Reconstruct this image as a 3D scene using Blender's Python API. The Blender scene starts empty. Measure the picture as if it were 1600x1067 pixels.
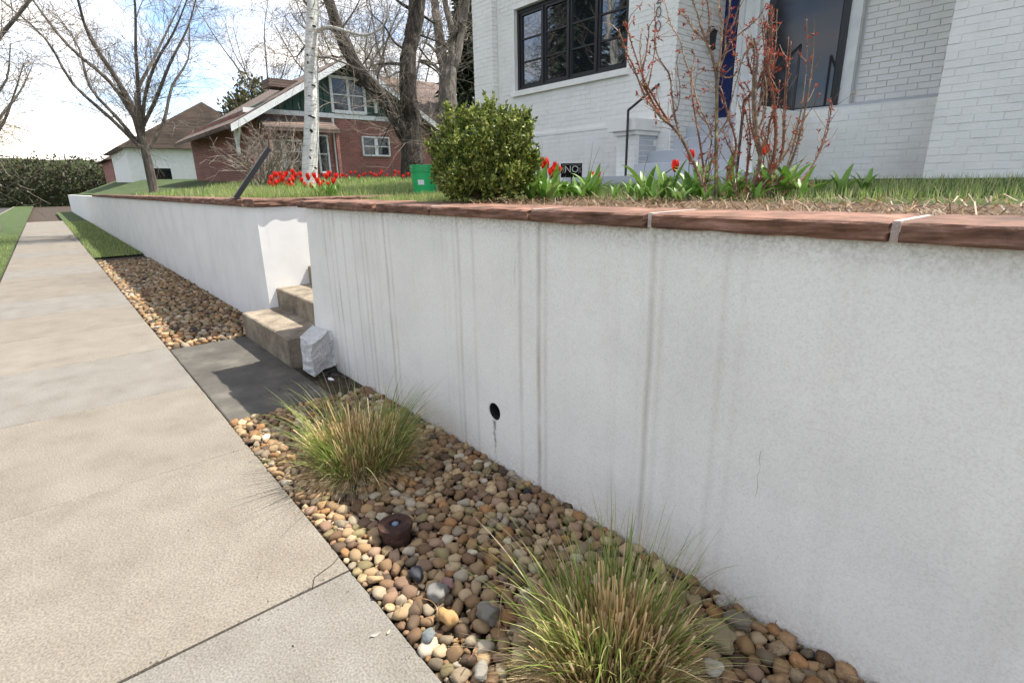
import bpy, bmesh, math, random
import numpy as np
from mathutils import Vector, Matrix, noise

random.seed(7); rng = np.random.default_rng(7)
S = bpy.context.scene
COL = S.collection
R = math.radians

# ---------------------------------------------------------------- camera
FPX, PITCH, ROLL, YAW, EYE = 830.0, R(16.49), R(1.07), R(40.27), 1.6
_fh = Vector((-math.cos(YAW), math.sin(YAW), 0)); _rt = Vector((math.sin(YAW), math.cos(YAW), 0)); _up = Vector((0, 0, 1))
CF = _fh*math.cos(PITCH) - _up*math.sin(PITCH)
_u = _fh*math.sin(PITCH) + _up*math.cos(PITCH)
CR = _rt*math.cos(ROLL) - _u*math.sin(ROLL)
CU = _rt*math.sin(ROLL) + _u*math.cos(ROLL)
CO = Vector((0, 0, EYE))
cam = bpy.data.cameras.new('camera'); camo = bpy.data.objects.new('camera', cam); COL.objects.link(camo)
cam.sensor_width = 36; cam.lens = FPX/1600*36; cam.clip_start = .05; cam.clip_end = 2000
m = Matrix((CR, CU, -CF)).transposed().to_4x4(); m.translation = CO
camo.matrix_world = m; S.camera = camo
# survey helpers: measured directions -> real points at a known plane of the place
def ray(px, py): return CF*FPX + CR*(px-800) - CU*(py-533.5)
def hz(px, py, z): r = ray(px, py); return CO + r*((z-EYE)/r.z)
def hy(px, py, y): r = ray(px, py); return CO + r*(y/r.y)
def hx(px, py, x): r = ray(px, py); return CO + r*(x/r.x)
def dep(px, py, d): return CO + ray(px, py)*(d/FPX)
def prj(v):
    w = Vector(v)-CO; d = w.dot(CF)
    return (800+FPX*w.dot(CR)/d, 533.5-FPX*w.dot(CU)/d, d) if d > .05 else (-9999, -9999, -1)
def inphoto(v, mg=0):
    x, y, d = prj(v); return d > 0 and 400-mg < x < 1200+mg and -mg < y < 1067+mg

# ---------------------------------------------------------------- light
SUNV = Vector((.20, .58, 1)).normalized()
EXPOSURE = 1.42
sl = bpy.data.lights.new('sun', 'SUN'); sl.energy = 3.7; sl.angle = R(.55); sl.color = (1, .955, .88)
so = bpy.data.objects.new('sun', sl); COL.objects.link(so); so.rotation_euler = SUNV.to_track_quat('Z', 'Y').to_euler()
W = bpy.data.worlds.new('World'); S.world = W; W.use_nodes = True
wn, wl = W.node_tree.nodes, W.node_tree.links; wn.clear()
sky = wn.new('ShaderNodeTexSky'); sky.sky_type = 'NISHITA'; sky.sun_disc = False
sky.sun_elevation = math.asin(SUNV.z); sky.sun_rotation = math.atan2(SUNV.x, SUNV.y); sky.altitude = 1600; sky.dust_density = .6
geo = wn.new('ShaderNodeTexCoord'); mp = wn.new('ShaderNodeMapping'); mp.inputs['Scale'].default_value = (1.3, 1.3, 4.2)
mp.inputs['Location'].default_value = (3.1, .4, .35)
nz = wn.new('ShaderNodeTexNoise'); nz.inputs['Scale'].default_value = 1.9; nz.inputs['Detail'].default_value = 7; nz.inputs['Roughness'].default_value = .58
cr = wn.new('ShaderNodeValToRGB'); cr.color_ramp.elements[0].position = .42; cr.color_ramp.elements[1].position = .66
mx = wn.new('ShaderNodeMixRGB'); mx.inputs[2].default_value = (7.3, 6.6, 5.65, 1)
bg = wn.new('ShaderNodeBackground'); bg.inputs['Strength'].default_value = .13; wo = wn.new('ShaderNodeOutputWorld')
wl.new(geo.outputs['Generated'], mp.inputs[0]); wl.new(mp.outputs[0], nz.inputs['Vector']); wl.new(nz.outputs['Fac'], cr.inputs[0])
wl.new(cr.outputs[0], mx.inputs[0]); wl.new(sky.outputs[0], mx.inputs[1]); wl.new(mx.outputs[0], bg.inputs[0]); wl.new(bg.outputs[0], wo.inputs[0])
vs = S.view_settings; vs.view_transform = 'Standard'; vs.look = 'None'; vs.gamma = 1; vs.use_curve_mapping = False; vs.exposure = EXPOSURE
S.display_settings.display_device = 'sRGB'

# ---------------------------------------------------------------- helpers
def tag(o, label=None, cat=None, group=None, kind=None):
    if label: o['label'] = label
    if cat: o['category'] = cat
    if group: o['group'] = group
    if kind: o['kind'] = kind
    return o
def empty(name, loc=(0, 0, 0), rz=0):
    o = bpy.data.objects.new(name, None); COL.objects.link(o); o.location = loc; o.rotation_euler = (0, 0, rz)
    o.empty_display_size = .1; return o
def link(name, me, parent=None, loc=None):
    o = bpy.data.objects.new(name, me); COL.objects.link(o)
    if loc is not None: o.location = loc
    if parent is not None:
        o.parent = parent
        if loc is None: o.matrix_parent_inverse = Matrix.Identity(4); o.location = -Vector(parent.location) if parent.type == 'EMPTY' and parent.get('_w') else (0, 0, 0)
    return o
def copy_tree(o, parent=None):
    c = o.copy(); COL.objects.link(c)
    if parent is not None: c.parent = parent
    for ch in list(o.children): copy_tree(ch, c)
    return c

class MB:
    """mesh builder with optional per-vertex colour"""
    def __init__(s): s.v = []; s.f = []; s.c = []; s.mi = []; s.col = (1, 1, 1)
    def add(s, vs_, fs, mi=0, col=None):
        b = len(s.v); s.v += [tuple(p) for p in vs_]; s.f += [tuple(b+i for i in f) for f in fs]
        s.mi += [mi]*len(fs); s.c += [(col or s.col)]*len(vs_)
    def box(s, a, b, mi=0, col=None, rot=None, org=None):
        x0, y0, z0 = a; x1, y1, z1 = b
        p = [Vector(q) for q in ((x0,y0,z0),(x1,y0,z0),(x1,y1,z0),(x0,y1,z0),(x0,y0,z1),(x1,y0,z1),(x1,y1,z1),(x0,y1,z1))]
        if rot is not None: o_ = Vector(org); p = [rot@(q-o_)+o_ for q in p]
        s.add(p, [(3,2,1,0),(4,5,6,7),(0,1,5,4),(1,2,6,5),(2,3,7,6),(3,0,4,7)], mi, col)
    def prism(s, poly, z0, z1, mi=0, col=None):
        n = len(poly); a = sum(poly[i][0]*poly[(i+1)%n][1]-poly[(i+1)%n][0]*poly[i][1] for i in range(n))
        if a < 0: poly = poly[::-1]
        s.add([(x, y, z0) for x, y in poly]+[(x, y, z1) for x, y in poly],
              [tuple(range(n))[::-1], tuple(range(n, 2*n))]+[(i, (i+1)%n, n+(i+1)%n, n+i) for i in range(n)], mi, col)
    def poly_prism(s, pts, off, mi=0, col=None):
        """closed polygon of 3D points extruded by a vector"""
        n = len(pts); off = Vector(off)
        s.add([Vector(p) for p in pts]+[Vector(p)+off for p in pts],
              [tuple(range(n))[::-1], tuple(range(n, 2*n))]+[(i, (i+1)%n, n+(i+1)%n, n+i) for i in range(n)], mi, col)
    def tube(s, pts, rad, n=8, mi=0, col=None, jit=0, cap=True):
        pts = [Vector(p) for p in pts]
        if not hasattr(rad, '__len__'): rad = [rad]*len(pts)
        ring = []; prev = None
        for i, p in enumerate(pts):
            t = (pts[min(i+1, len(pts)-1)]-pts[max(i-1, 0)])
            if t.length < 1e-9: t = Vector((0, 0, 1))
            t.normalize()
            a = prev - t*prev.dot(t) if prev is not None else t.orthogonal()
            if a.length < 1e-6: a = t.orthogonal()
            a.normalize(); prev = a; b = t.cross(a)
            for k in range(n):
                th = 2*math.pi*k/n; r = rad[i]*(1+jit*(random.random()-.5))
                ring.append(p+(a*math.cos(th)+b*math.sin(th))*r)
        fs = [(i*n+k, i*n+(k+1)%n, (i+1)*n+(k+1)%n, (i+1)*n+k) for i in range(len(pts)-1) for k in range(n)]
        if cap and n > 3: fs += [tuple(range(n))[::-1], tuple((len(pts)-1)*n+k for k in range(n))]
        s.add(ring, fs, mi, col)
    def ribbon(s, pts, w, side, mi=0, col=None, fold=.0):
        n = len(pts); vs_ = []
        for i, p in enumerate(pts):
            ww = w[i] if hasattr(w, '__len__') else w
            vs_ += [p-side*ww/2, p+Vector((0, 0, -fold*ww)), p+side*ww/2] if fold else [p-side*ww/2, p+side*ww/2]
        if fold: fs = [q for i in range(n-1) for q in ((3*i, 3*i+1, 3*i+4, 3*i+3), (3*i+1, 3*i+2, 3*i+5, 3*i+4))]
        else: fs = [(2*i, 2*i+1, 2*i+3, 2*i+2) for i in range(n-1)]
        s.add(vs_, fs, mi, col)
    def lathe(s, prof, n=24, org=(0, 0, 0), mi=0, col=None):
        o_ = Vector(org); vs_ = [o_+Vector((r*math.cos(2*math.pi*k/n), r*math.sin(2*math.pi*k/n), z)) for r, z in prof for k in range(n)]
        s.add(vs_, [(i*n+k, i*n+(k+1)%n, (i+1)*n+(k+1)%n, (i+1)*n+k) for i in range(len(prof)-1) for k in range(n)], mi, col)
    def mesh(s, name, mats, smooth=False):
        me = bpy.data.meshes.new(name); me.from_pydata(s.v, [], s.f)
        for mt in (mats if isinstance(mats, (list, tuple)) else [mats]): me.materials.append(mt)
        if isinstance(mats, (list, tuple)) and len(mats) > 1: me.polygons.foreach_set('material_index', s.mi)
        ca = me.color_attributes.new('tint', 'FLOAT_COLOR', 'POINT')
        ca.data.foreach_set('color', np.array([(*c, 1) for c in s.c], dtype=np.float32).ravel())
        if smooth: me.polygons.foreach_set('use_smooth', [True]*len(me.polygons))
        me.update(); return me
    def build(s, name, mats, parent=None, smooth=False, off=None):
        """vertices are given in world space; `off` re-bases them to a parent's location"""
        if parent is not None and off is None: off = parent_world(parent)
        if off is not None: o_ = Vector(off); s.v = [(p[0]-o_[0], p[1]-o_[1], p[2]-o_[2]) for p in s.v]
        me = s.mesh(name, mats, smooth); o = bpy.data.objects.new(name, me); COL.objects.link(o)
        if parent is not None: o.parent = parent
        return o
def parent_world(p):
    v = Vector((0, 0, 0))
    while p is not None: v += Vector(p.location); p = p.parent
    return v
def np_mesh(name, V, F, mat, C=None, smooth=False):
    V = np.ascontiguousarray(V, dtype=np.float32); F = np.ascontiguousarray(F, dtype=np.int32); k = F.shape[1]
    me = bpy.data.meshes.new(name); me.vertices.add(len(V)); me.vertices.foreach_set('co', V.ravel())
    me.loops.add(F.size); me.loops.foreach_set('vertex_index', F.ravel())
    me.polygons.add(len(F)); me.polygons.foreach_set('loop_start', np.arange(0, F.size, k, dtype=np.int32))
    me.polygons.foreach_set('loop_total', np.full(len(F), k, dtype=np.int32))
    me.materials.append(mat)
    if C is not None:
        ca = me.color_attributes.new('tint', 'FLOAT_COLOR', 'POINT'); C4 = np.ones((len(V), 4), dtype=np.float32); C4[:, :3] = C
        ca.data.foreach_set('color', C4.ravel())
    if smooth: me.polygons.foreach_set('use_smooth', np.ones(len(F), dtype=bool))
    me.update(calc_edges=True); me.validate(); return me

# ---- materials
def nt(name):
    mt = bpy.data.materials.new(name); mt.use_nodes = True; t = mt.node_tree
    return mt, t.nodes, t.links, t.nodes['Principled BSDF']
def N(nodes, typ, **kw):
    n = nodes.new(typ)
    for k, v in kw.items():
        if k in n.inputs: n.inputs[k].default_value = v
        else: setattr(n, k, v)
    return n
def ramp(nodes, stops):
    r = nodes.new('ShaderNodeValToRGB'); e = r.color_ramp.elements
    while len(e) < len(stops): e.new(.5)
    for i, (p, c) in enumerate(stops): e[i].position = p; e[i].color = (*c, 1) if len(c) == 3 else c
    return r
def coords(nodes, links, scale=(1, 1, 1), kind='Object', swiz=None):
    tc = nodes.new('ShaderNodeTexCoord'); src = tc.outputs[kind]
    if swiz:
        sx = nodes.new('ShaderNodeSeparateXYZ'); cx = nodes.new('ShaderNodeCombineXYZ'); links.new(src, sx.inputs[0])
        for i, a in enumerate(swiz): links.new(sx.outputs[a], cx.inputs[i])
        src = cx.outputs[0]
    mp_ = nodes.new('ShaderNodeMapping'); mp_.inputs['Scale'].default_value = scale; links.new(src, mp_.inputs[0]); return mp_.outputs[0]
def plain(name, col, rough=.6, metal=0, spec=None):
    mt, n, l, b = nt(name); b.inputs['Base Color'].default_value = (*col, 1); b.inputs['Roughness'].default_value = rough; b.inputs['Metallic'].default_value = metal
    if spec is not None: b.inputs['Specular IOR Level'].default_value = spec
    return mt
def mottled(name, stops, scale=6, detail=6, rough=.85, bump=.2, bscale=60, bdist=.004, stretch=(1, 1, 1), vcol=0., objrand=0., spec=.3, bstretch=None, transl=0., fine=.0, kind='Object', fscale=None):
    """noise-driven colour and relief; vcol multiplies the per-piece tint; objrand varies the value per object"""
    mt, n, l, b = nt(name); co = coords(n, l, stretch, kind)
    no = N(n, 'ShaderNodeTexNoise', Scale=scale, Detail=detail, Roughness=.6); l.new(co, no.inputs['Vector'])
    rp = ramp(n, stops); l.new(no.outputs['Fac'], rp.inputs[0]); out = rp.outputs[0]
    if fine:
        nf = N(n, 'ShaderNodeTexNoise', Scale=fscale or bscale*2.2, Detail=4); l.new(co, nf.inputs['Vector'])
        rf = ramp(n, [(.35, (1-fine,)*3), (.65, (1+fine*.6,)*3)]); l.new(nf.outputs['Fac'], rf.inputs[0])
        mf = N(n, 'ShaderNodeMixRGB', blend_type='MULTIPLY'); mf.inputs[0].default_value = 1; l.new(out, mf.inputs[1]); l.new(rf.outputs[0], mf.inputs[2]); out = mf.outputs[0]
    if vcol:
        at = N(n, 'ShaderNodeAttribute', attribute_name='tint'); m_ = N(n, 'ShaderNodeMixRGB', blend_type='MULTIPLY'); m_.inputs[0].default_value = vcol
        l.new(out, m_.inputs[1]); l.new(at.outputs['Color'], m_.inputs[2]); out = m_.outputs[0]
    if objrand:
        oi = n.new('ShaderNodeObjectInfo'); mr = N(n, 'ShaderNodeMapRange'); mr.inputs[3].default_value = 1-objrand; mr.inputs[4].default_value = 1+objrand
        l.new(oi.outputs['Random'], mr.inputs[0]); hs = n.new('ShaderNodeHueSaturation'); l.new(mr.outputs[0], hs.inputs['Value']); l.new(out, hs.inputs['Color']); out = hs.outputs[0]
    l.new(out, b.inputs['Base Color']); b.inputs['Roughness'].default_value = rough; b.inputs['Specular IOR Level'].default_value = spec
    if bump:
        nb = N(n, 'ShaderNodeTexNoise', Scale=bscale, Detail=5, Roughness=.65)
        l.new(coords(n, l, bstretch, kind) if bstretch else co, nb.inputs['Vector'])
        bp = N(n, 'ShaderNodeBump', Strength=bump, Distance=bdist); l.new(nb.outputs['Fac'], bp.inputs['Height']); l.new(bp.outputs[0], b.inputs['Normal'])
    if transl:
        tr = n.new('ShaderNodeBsdfTranslucent'); l.new(out, tr.inputs[0]); ms = n.new('ShaderNodeMixShader'); ms.inputs[0].default_value = transl
        l.new(b.outputs[0], ms.inputs[1]); l.new(tr.outputs[0], ms.inputs[2]); l.new(ms.outputs[0], n['Material Output'].inputs[0])
    return mt
M = {}
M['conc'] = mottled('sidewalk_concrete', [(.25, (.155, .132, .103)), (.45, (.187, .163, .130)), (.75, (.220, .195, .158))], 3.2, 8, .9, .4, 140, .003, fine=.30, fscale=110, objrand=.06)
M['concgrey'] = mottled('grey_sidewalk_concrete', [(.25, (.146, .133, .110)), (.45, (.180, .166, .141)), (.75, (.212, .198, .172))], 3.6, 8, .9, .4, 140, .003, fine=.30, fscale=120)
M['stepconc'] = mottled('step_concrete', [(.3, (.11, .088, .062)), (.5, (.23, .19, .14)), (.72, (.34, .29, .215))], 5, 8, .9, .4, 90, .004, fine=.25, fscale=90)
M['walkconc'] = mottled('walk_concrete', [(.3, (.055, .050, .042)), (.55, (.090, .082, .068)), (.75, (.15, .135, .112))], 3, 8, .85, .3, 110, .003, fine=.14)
M['soil'] = mottled('soil', [(.3, (.03, .022, .015)), (.7, (.08, .058, .04))], 14, 6, .95, .8, 60, .02)
M['mulch'] = mottled('mulch', [(.3, (.07, .045, .028)), (.7, (.19, .13, .08))], 40, 6, .95, .9, 90, .02, vcol=0)
M['turf'] = mottled('turf', [(.3, (.035, .06, .018)), (.55, (.06, .09, .028)), (.8, (.13, .12, .05))], 2.2, 8, .95, .9, 70, .03)
M['pebble'] = mottled('river_pebble', [(.3, (.62, .60, .58)), (.5, (.95, .94, .92)), (.72, (1.3, 1.25, 1.15))], 46, 6, .72, .5, 170, .002, vcol=1., spec=.25, fine=.22, kind='Object')
M['blade'] = mottled('grass_blade', [(.3, (.85, .85, .85)), (.7, (1.1, 1.1, 1.1))], 12, 3, .55, 0, vcol=1., transl=.3, spec=.3)
M['leaf'] = mottled('leaf', [(.3, (.85, .85, .85)), (.7, (1.1, 1.1, 1.1))], 20, 3, .46, 0, vcol=1., transl=.22, spec=.35)
M['petal'] = mottled('red_petal', [(.3, (.62, .012, .008)), (.7, (.80, .05, .02))], 30, 3, .45, 0, transl=.4, spec=.4)
M['bark'] = mottled('elm_bark', [(.3, (.013, .010, .008)), (.5, (.038, .030, .023)), (.72, (.11, .09, .07))], 9, 8, .95, 1., 14, .05, stretch=(1, 1, .28))
M['twig'] = mottled('twig_bark', [(.3, (.14, .11, .085)), (.7, (.30, .26, .21))], 6, 4, .9, .3, 40, .004)
M['greybark'] = mottled('grey_bark', [(.3, (.06, .05, .04)), (.55, (.13, .11, .09)), (.75, (.22, .19, .16))], 7, 7, .92, .8, 16, .03, stretch=(1, 1, .35))
M['rosewood'] = mottled('rose_cane', [(.3, (.085, .048, .028)), (.5, (.19, .115, .065)), (.72, (.40, .30, .19))], 22, 5, .6, .3, 80, .002, vcol=1., spec=.4)
M['redleaf'] = mottled('young_red_leaf', [(.3, (.20, .025, .015)), (.7, (.40, .07, .035))], 30, 3, .5, 0, transl=.3)
M['deadhip'] = mottled('dry_rosehip', [(.3, (.22, .07, .03)), (.7, (.42, .20, .10))], 30, 3, .7, .2, 90, .002)
M['black'] = plain('black_painted_metal', (.012, .012, .013), .38)
M['blackframe'] = plain('black_window_frame', (.012, .013, .015), .42)
M['blue'] = plain('blue_door_paint', (.004, .016, .095), .3)
M['green'] = plain('green_plastic', (.018, .40, .115), .35)
M['whitepaint'] = mottled('white_trim_paint', [(.3, (.66, .66, .64)), (.7, (.80, .80, .78))], 5, 5, .6, .15, 50, .002)
M['whitebrick'] = mottled('painted_white_brick', [(.3, (.72, .71, .665)), (.5, (.79, .78, .735)), (.75, (.83, .82, .78))], 3, 6, .62, .4, 55, .004, objrand=.02, fine=.03)
M['whitebrick2'] = mottled('painted_white_mortar', [(.3, (.68, .67, .63)), (.7, (.77, .76, .72))], 4, 6, .75, .4, 60, .003)
M['greypaint_shade'] = mottled('grey_paint_blue_shade', [(.3, (.42, .44, .47)), (.7, (.50, .52, .55))], 3, 5, .6, .15, 40, .002, fine=.04)  # grey step paint; bluish porch shade is put into the colour
M['sandstone'] = None
M['rust'] = mottled('rusty_iron', [(.3, (.018, .010, .008)), (.5, (.045, .022, .016)), (.75, (.10, .05, .03))], 22, 6, .85, .5, 90, .003)
M['shingle'] = None
M['hedge'] = mottled('far_hedge', [(.3, (.02, .03, .012)), (.7, (.08, .10, .035))], 3, 8, .95, 1, 8, .2)
M['asphalt'] = mottled('asphalt', [(.3, (.035, .035, .036)), (.7, (.065, .064, .062))], 2, 8, .9, .5, 150, .004)
def glass(name, tint=(.012, .015, .017), rough=.02):
    mt, n, l, b = nt(name); b.inputs['Base Color'].default_value = (*tint, 1); b.inputs['Roughness'].default_value = rough; b.inputs['Specular IOR Level'].default_value = .9
    b.inputs['IOR'].default_value = 1.9
    no = N(n, 'ShaderNodeTexNoise', Scale=1.6, Detail=2); l.new(coords(n, l), no.inputs['Vector'])
    bp = N(n, 'ShaderNodeBump', Strength=.05, Distance=.02); l.new(no.outputs['Fac'], bp.inputs['Height']); l.new(bp.outputs[0], b.inputs['Normal'])
    return mt
M['glass'] = glass('window_glass'); M['oldglass'] = glass('old_window_glass', (.03, .03, .034), .06); M['oldglass'].node_tree.nodes['Principled BSDF'].inputs['IOR'].default_value = 1.35
def sandstone():
    mt, n, l, b = nt('red_sandstone')
    co = coords(n, l, (2.5, 2.5, 22)); w = N(n, 'ShaderNodeTexNoise', Scale=2.2, Detail=6, Roughness=.6); l.new(co, w.inputs['Vector'])
    rp = ramp(n, [(.30, (.060, .030, .018)), (.45, (.125, .060, .036)), (.58, (.19, .095, .062)), (.75, (.30, .175, .122))]); l.new(w.outputs['Fac'], rp.inputs[0])
    co2 = coords(n, l, (1, 1, 1)); n2 = N(n, 'ShaderNodeTexNoise', Scale=11, Detail=9, Roughness=.65); l.new(co2, n2.inputs['Vector'])
    r2 = ramp(n, [(.3, (.62, .58, .56)), (.5, (1., 1., 1.)), (.75, (1.35, 1.30, 1.26))]); l.new(n2.outputs['Fac'], r2.inputs[0])
    mm = N(n, 'ShaderNodeMixRGB', blend_type='MULTIPLY'); mm.inputs[0].default_value = 1; l.new(rp.outputs[0], mm.inputs[1]); l.new(r2.outputs[0], mm.inputs[2])
    oi = n.new('ShaderNodeObjectInfo'); mr = N(n, 'ShaderNodeMapRange'); mr.inputs[3].default_value = .86; mr.inputs[4].default_value = 1.16; l.new(oi.outputs['Random'], mr.inputs[0])
    hs = n.new('ShaderNodeHueSaturation'); l.new(mr.outputs[0], hs.inputs['Value']); l.new(mm.outputs[0], hs.inputs['Color']); l.new(hs.outputs[0], b.inputs['Base Color'])
    b.inputs['Roughness'].default_value = .85
    ad = N(n, 'ShaderNodeMath', operation='ADD'); n3 = N(n, 'ShaderNodeTexNoise', Scale=70, Detail=5); l.new(co2, n3.inputs['Vector'])
    l.new(w.outputs['Fac'], ad.inputs[0]); l.new(n3.outputs['Fac'], ad.inputs[1])
    bp = N(n, 'ShaderNodeBump', Strength=.6, Distance=.006); l.new(ad.outputs[0], bp.inputs['Height']); l.new(bp.outputs[0], b.inputs['Normal'])
    return mt
M['sandstone'] = sandstone()
M['mortar'] = mottled('pale_mortar', [(.3, (.42, .33, .28)), (.7, (.62, .52, .45))], 30, 5, .95, .8, 90, .006)
def stucco(name, streaks=(), x0=-5.2, x1=.8, base=(.81, .785, .735), ztop=1.43, bs=.42):
    """painted stucco: sandy relief, rain streaks that run down below the joints of the coping"""
    mt, n, l, b = nt(name)
    tc = n.new('ShaderNodeTexCoord'); sp = n.new('ShaderNodeSeparateXYZ'); l.new(tc.outputs['Object'], sp.inputs[0])
    wob = N(n, 'ShaderNodeTexNoise', Scale=1.7, Detail=3); l.new(coords(n, l, (.35, .35, 1.0)), wob.inputs['Vector'])
    wm = N(n, 'ShaderNodeMapRange'); wm.inputs[1].default_value = .3; wm.inputs[2].default_value = .7; wm.inputs[3].default_value = -.006; wm.inputs[4].default_value = .006; l.new(wob.outputs['Fac'], wm.inputs[0])
    ax = N(n, 'ShaderNodeMath', operation='ADD'); l.new(sp.outputs[0], ax.inputs[0]); l.new(wm.outputs[0], ax.inputs[1])
    mott = N(n, 'ShaderNodeTexNoise', Scale=1.8, Detail=8, Roughness=.6); l.new(tc.outputs['Object'], mott.inputs['Vector'])
    rb = ramp(n, [(.3, tuple(c*.90 for c in base)), (.55, base), (.8, tuple(min(c*1.03, .84) for c in base))]); l.new(mott.outputs['Fac'], rb.inputs[0])
    out = rb.outputs[0]
    def mul(fac, color, cur):
        m_ = N(n, 'ShaderNodeMixRGB', blend_type='MULTIPLY'); l.new(fac, m_.inputs[0]); l.new(cur, m_.inputs[1]); m_.inputs[2].default_value = (*color, 1); return m_.outputs[0]
    brk = N(n, 'ShaderNodeTexNoise', Scale=3.2, Detail=5); l.new(coords(n, l, (1.5, 1.5, .9)), brk.inputs['Vector'])
    rk = ramp(n, [(.36, (0, 0, 0)), (.62, (1, 1, 1))]); l.new(brk.outputs['Fac'], rk.inputs[0])
    for k in range(0, len(streaks), 9):
        st = sorted(streaks[k:k+9]); mr = N(n, 'ShaderNodeMapRange'); mr.inputs[1].default_value = x0; mr.inputs[2].default_value = x1; l.new(ax.outputs[0], mr.inputs[0])
        stops = []
        for c, w, a in st: stops += [((c-w-x0)/(x1-x0), (0, 0, 0)), ((c-x0)/(x1-x0), (a, a, a)), ((c+w-x0)/(x1-x0), (0, 0, 0))]
        rs = ramp(n, sorted(stops, key=lambda q: q[0])); l.new(mr.outputs[0], rs.inputs[0])
        mm = N(n, 'ShaderNodeMath', operation='MULTIPLY'); l.new(rs.outputs[0], mm.inputs[0])
        mk = N(n, 'ShaderNodeMapRange'); mk.inputs[3].default_value = .45; mk.inputs[4].default_value = 1.; l.new(rk.outputs[0], mk.inputs[0]); l.new(mk.outputs[0], mm.inputs[1])
        out = mul(mm.outputs[0], (.52, .485, .42), out)
    # faint general streaking
    fs = N(n, 'ShaderNodeTexNoise', Scale=9, Detail=5, Roughness=.6); l.new(coords(n, l, (1, 1, .035)), fs.inputs['Vector'])
    rf = ramp(n, [(.56, (0, 0, 0)), (.74, (.22, .22, .22))]); l.new(fs.outputs['Fac'], rf.inputs[0]); out = mul(rf.outputs[0], (.68, .66, .62), out)
    # grime just below the coping
    gz = N(n, 'ShaderNodeMapRange'); gz.inputs[1].default_value = ztop-.10; gz.inputs[2].default_value = ztop; l.new(sp.outputs[2], gz.inputs[0])
    gn = N(n, 'ShaderNodeTexNoise', Scale=60, Detail=6, Roughness=.7); l.new(tc.outputs['Object'], gn.inputs['Vector'])
    gr = ramp(n, [(.42, (0, 0, 0)), (.62, (1, 1, 1))]); l.new(gn.outputs['Fac'], gr.inputs[0])
    gm = N(n, 'ShaderNodeMath', operation='MULTIPLY'); l.new(gz.outputs[0], gm.inputs[0]); l.new(gr.outputs[0], gm.inputs[1]); out = mul(gm.outputs[0], (.66, .63, .58), out)
    # splash dirt at the foot
    g2 = N(n, 'ShaderNodeMapRange'); g2.inputs[1].default_value = .16; g2.inputs[2].default_value = 0.; l.new(sp.outputs[2], g2.inputs[0])
    g3 = N(n, 'ShaderNodeMath', operation='MULTIPLY'); l.new(g2.outputs[0], g3.inputs[0]); l.new(gr.outputs[0], g3.inputs[1]); out = mul(g3.outputs[0], (.80, .78, .74), out)
    gs = N(n, 'ShaderNodeTexNoise', Scale=125, Detail=4, Roughness=.75); l.new(tc.outputs['Object'], gs.inputs['Vector']); gq = ramp(n, [(.36, (.90, .895, .88)), (.5, (1, 1, 1)), (.66, (1.05, 1.05, 1.05))]); l.new(gs.outputs['Fac'], gq.inputs[0])
    g4 = N(n, 'ShaderNodeMixRGB', blend_type='MULTIPLY'); g4.inputs[0].default_value = 1; l.new(out, g4.inputs[1]); l.new(gq.outputs[0], g4.inputs[2]); out = g4.outputs[0]
    l.new(out, b.inputs['Base Color']); b.inputs['Roughness'].default_value = .8; b.inputs['Specular IOR Level'].default_value = .25
    nb = N(n, 'ShaderNodeTexNoise', Scale=125, Detail=4, Roughness=.75); l.new(tc.outputs['Object'], nb.inputs['Vector'])
    nb2 = N(n, 'ShaderNodeTexNoise', Scale=7, Detail=5, Roughness=.55); l.new(tc.outputs['Object'], nb2.inputs['Vector'])
    ad = N(n, 'ShaderNodeMath', operation='MULTIPLY_ADD'); l.new(nb2.outputs['Fac'], ad.inputs[0]); ad.inputs[1].default_value = 2.2 if bs > .2 else .15; l.new(nb.outputs['Fac'], ad.inputs[2])
    bp = N(n, 'ShaderNodeBump', Strength=bs, Distance=.0035); l.new(ad.outputs[0], bp.inputs['Height']); l.new(bp.outputs[0], b.inputs['Normal'])
    return mt
def sx(px, py=420): return hy(px, py, 1.764).x
STREAKS = [(sx(p), w, a) for p, w, a in ((513,.012,.4),(521,.011,.5),(528,.014,.7),(541,.011,.5),(556,.010,.55),(561,.012,.85),(568,.011,.8),(575,.010,.7),(584,.010,.35),(591,.011,.55),(604,.014,.9),(612,.012,.45),
            (684,.010,.5),(691,.011,.75),(700,.009,.55),(709,.009,.4),(717,.010,.75),(733,.010,.9),(738,.008,.8),(745,.009,.85),(757,.010,.35),(800,.010,.25),(811,.009,.75),(829,.010,.3),(842,.018,.95),(852,.013,.4),(1004,.010,.25),(1024,.017,.95),(1036,.014,.35),(1139,.009,.22),(1172,.01,.2))]
M['stucco'] = stucco('white_stucco', STREAKS)
M['stucco_lit'] = stucco('white_stucco_side_wall', [], base=(.80, .79, .765), bs=.12)
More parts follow.
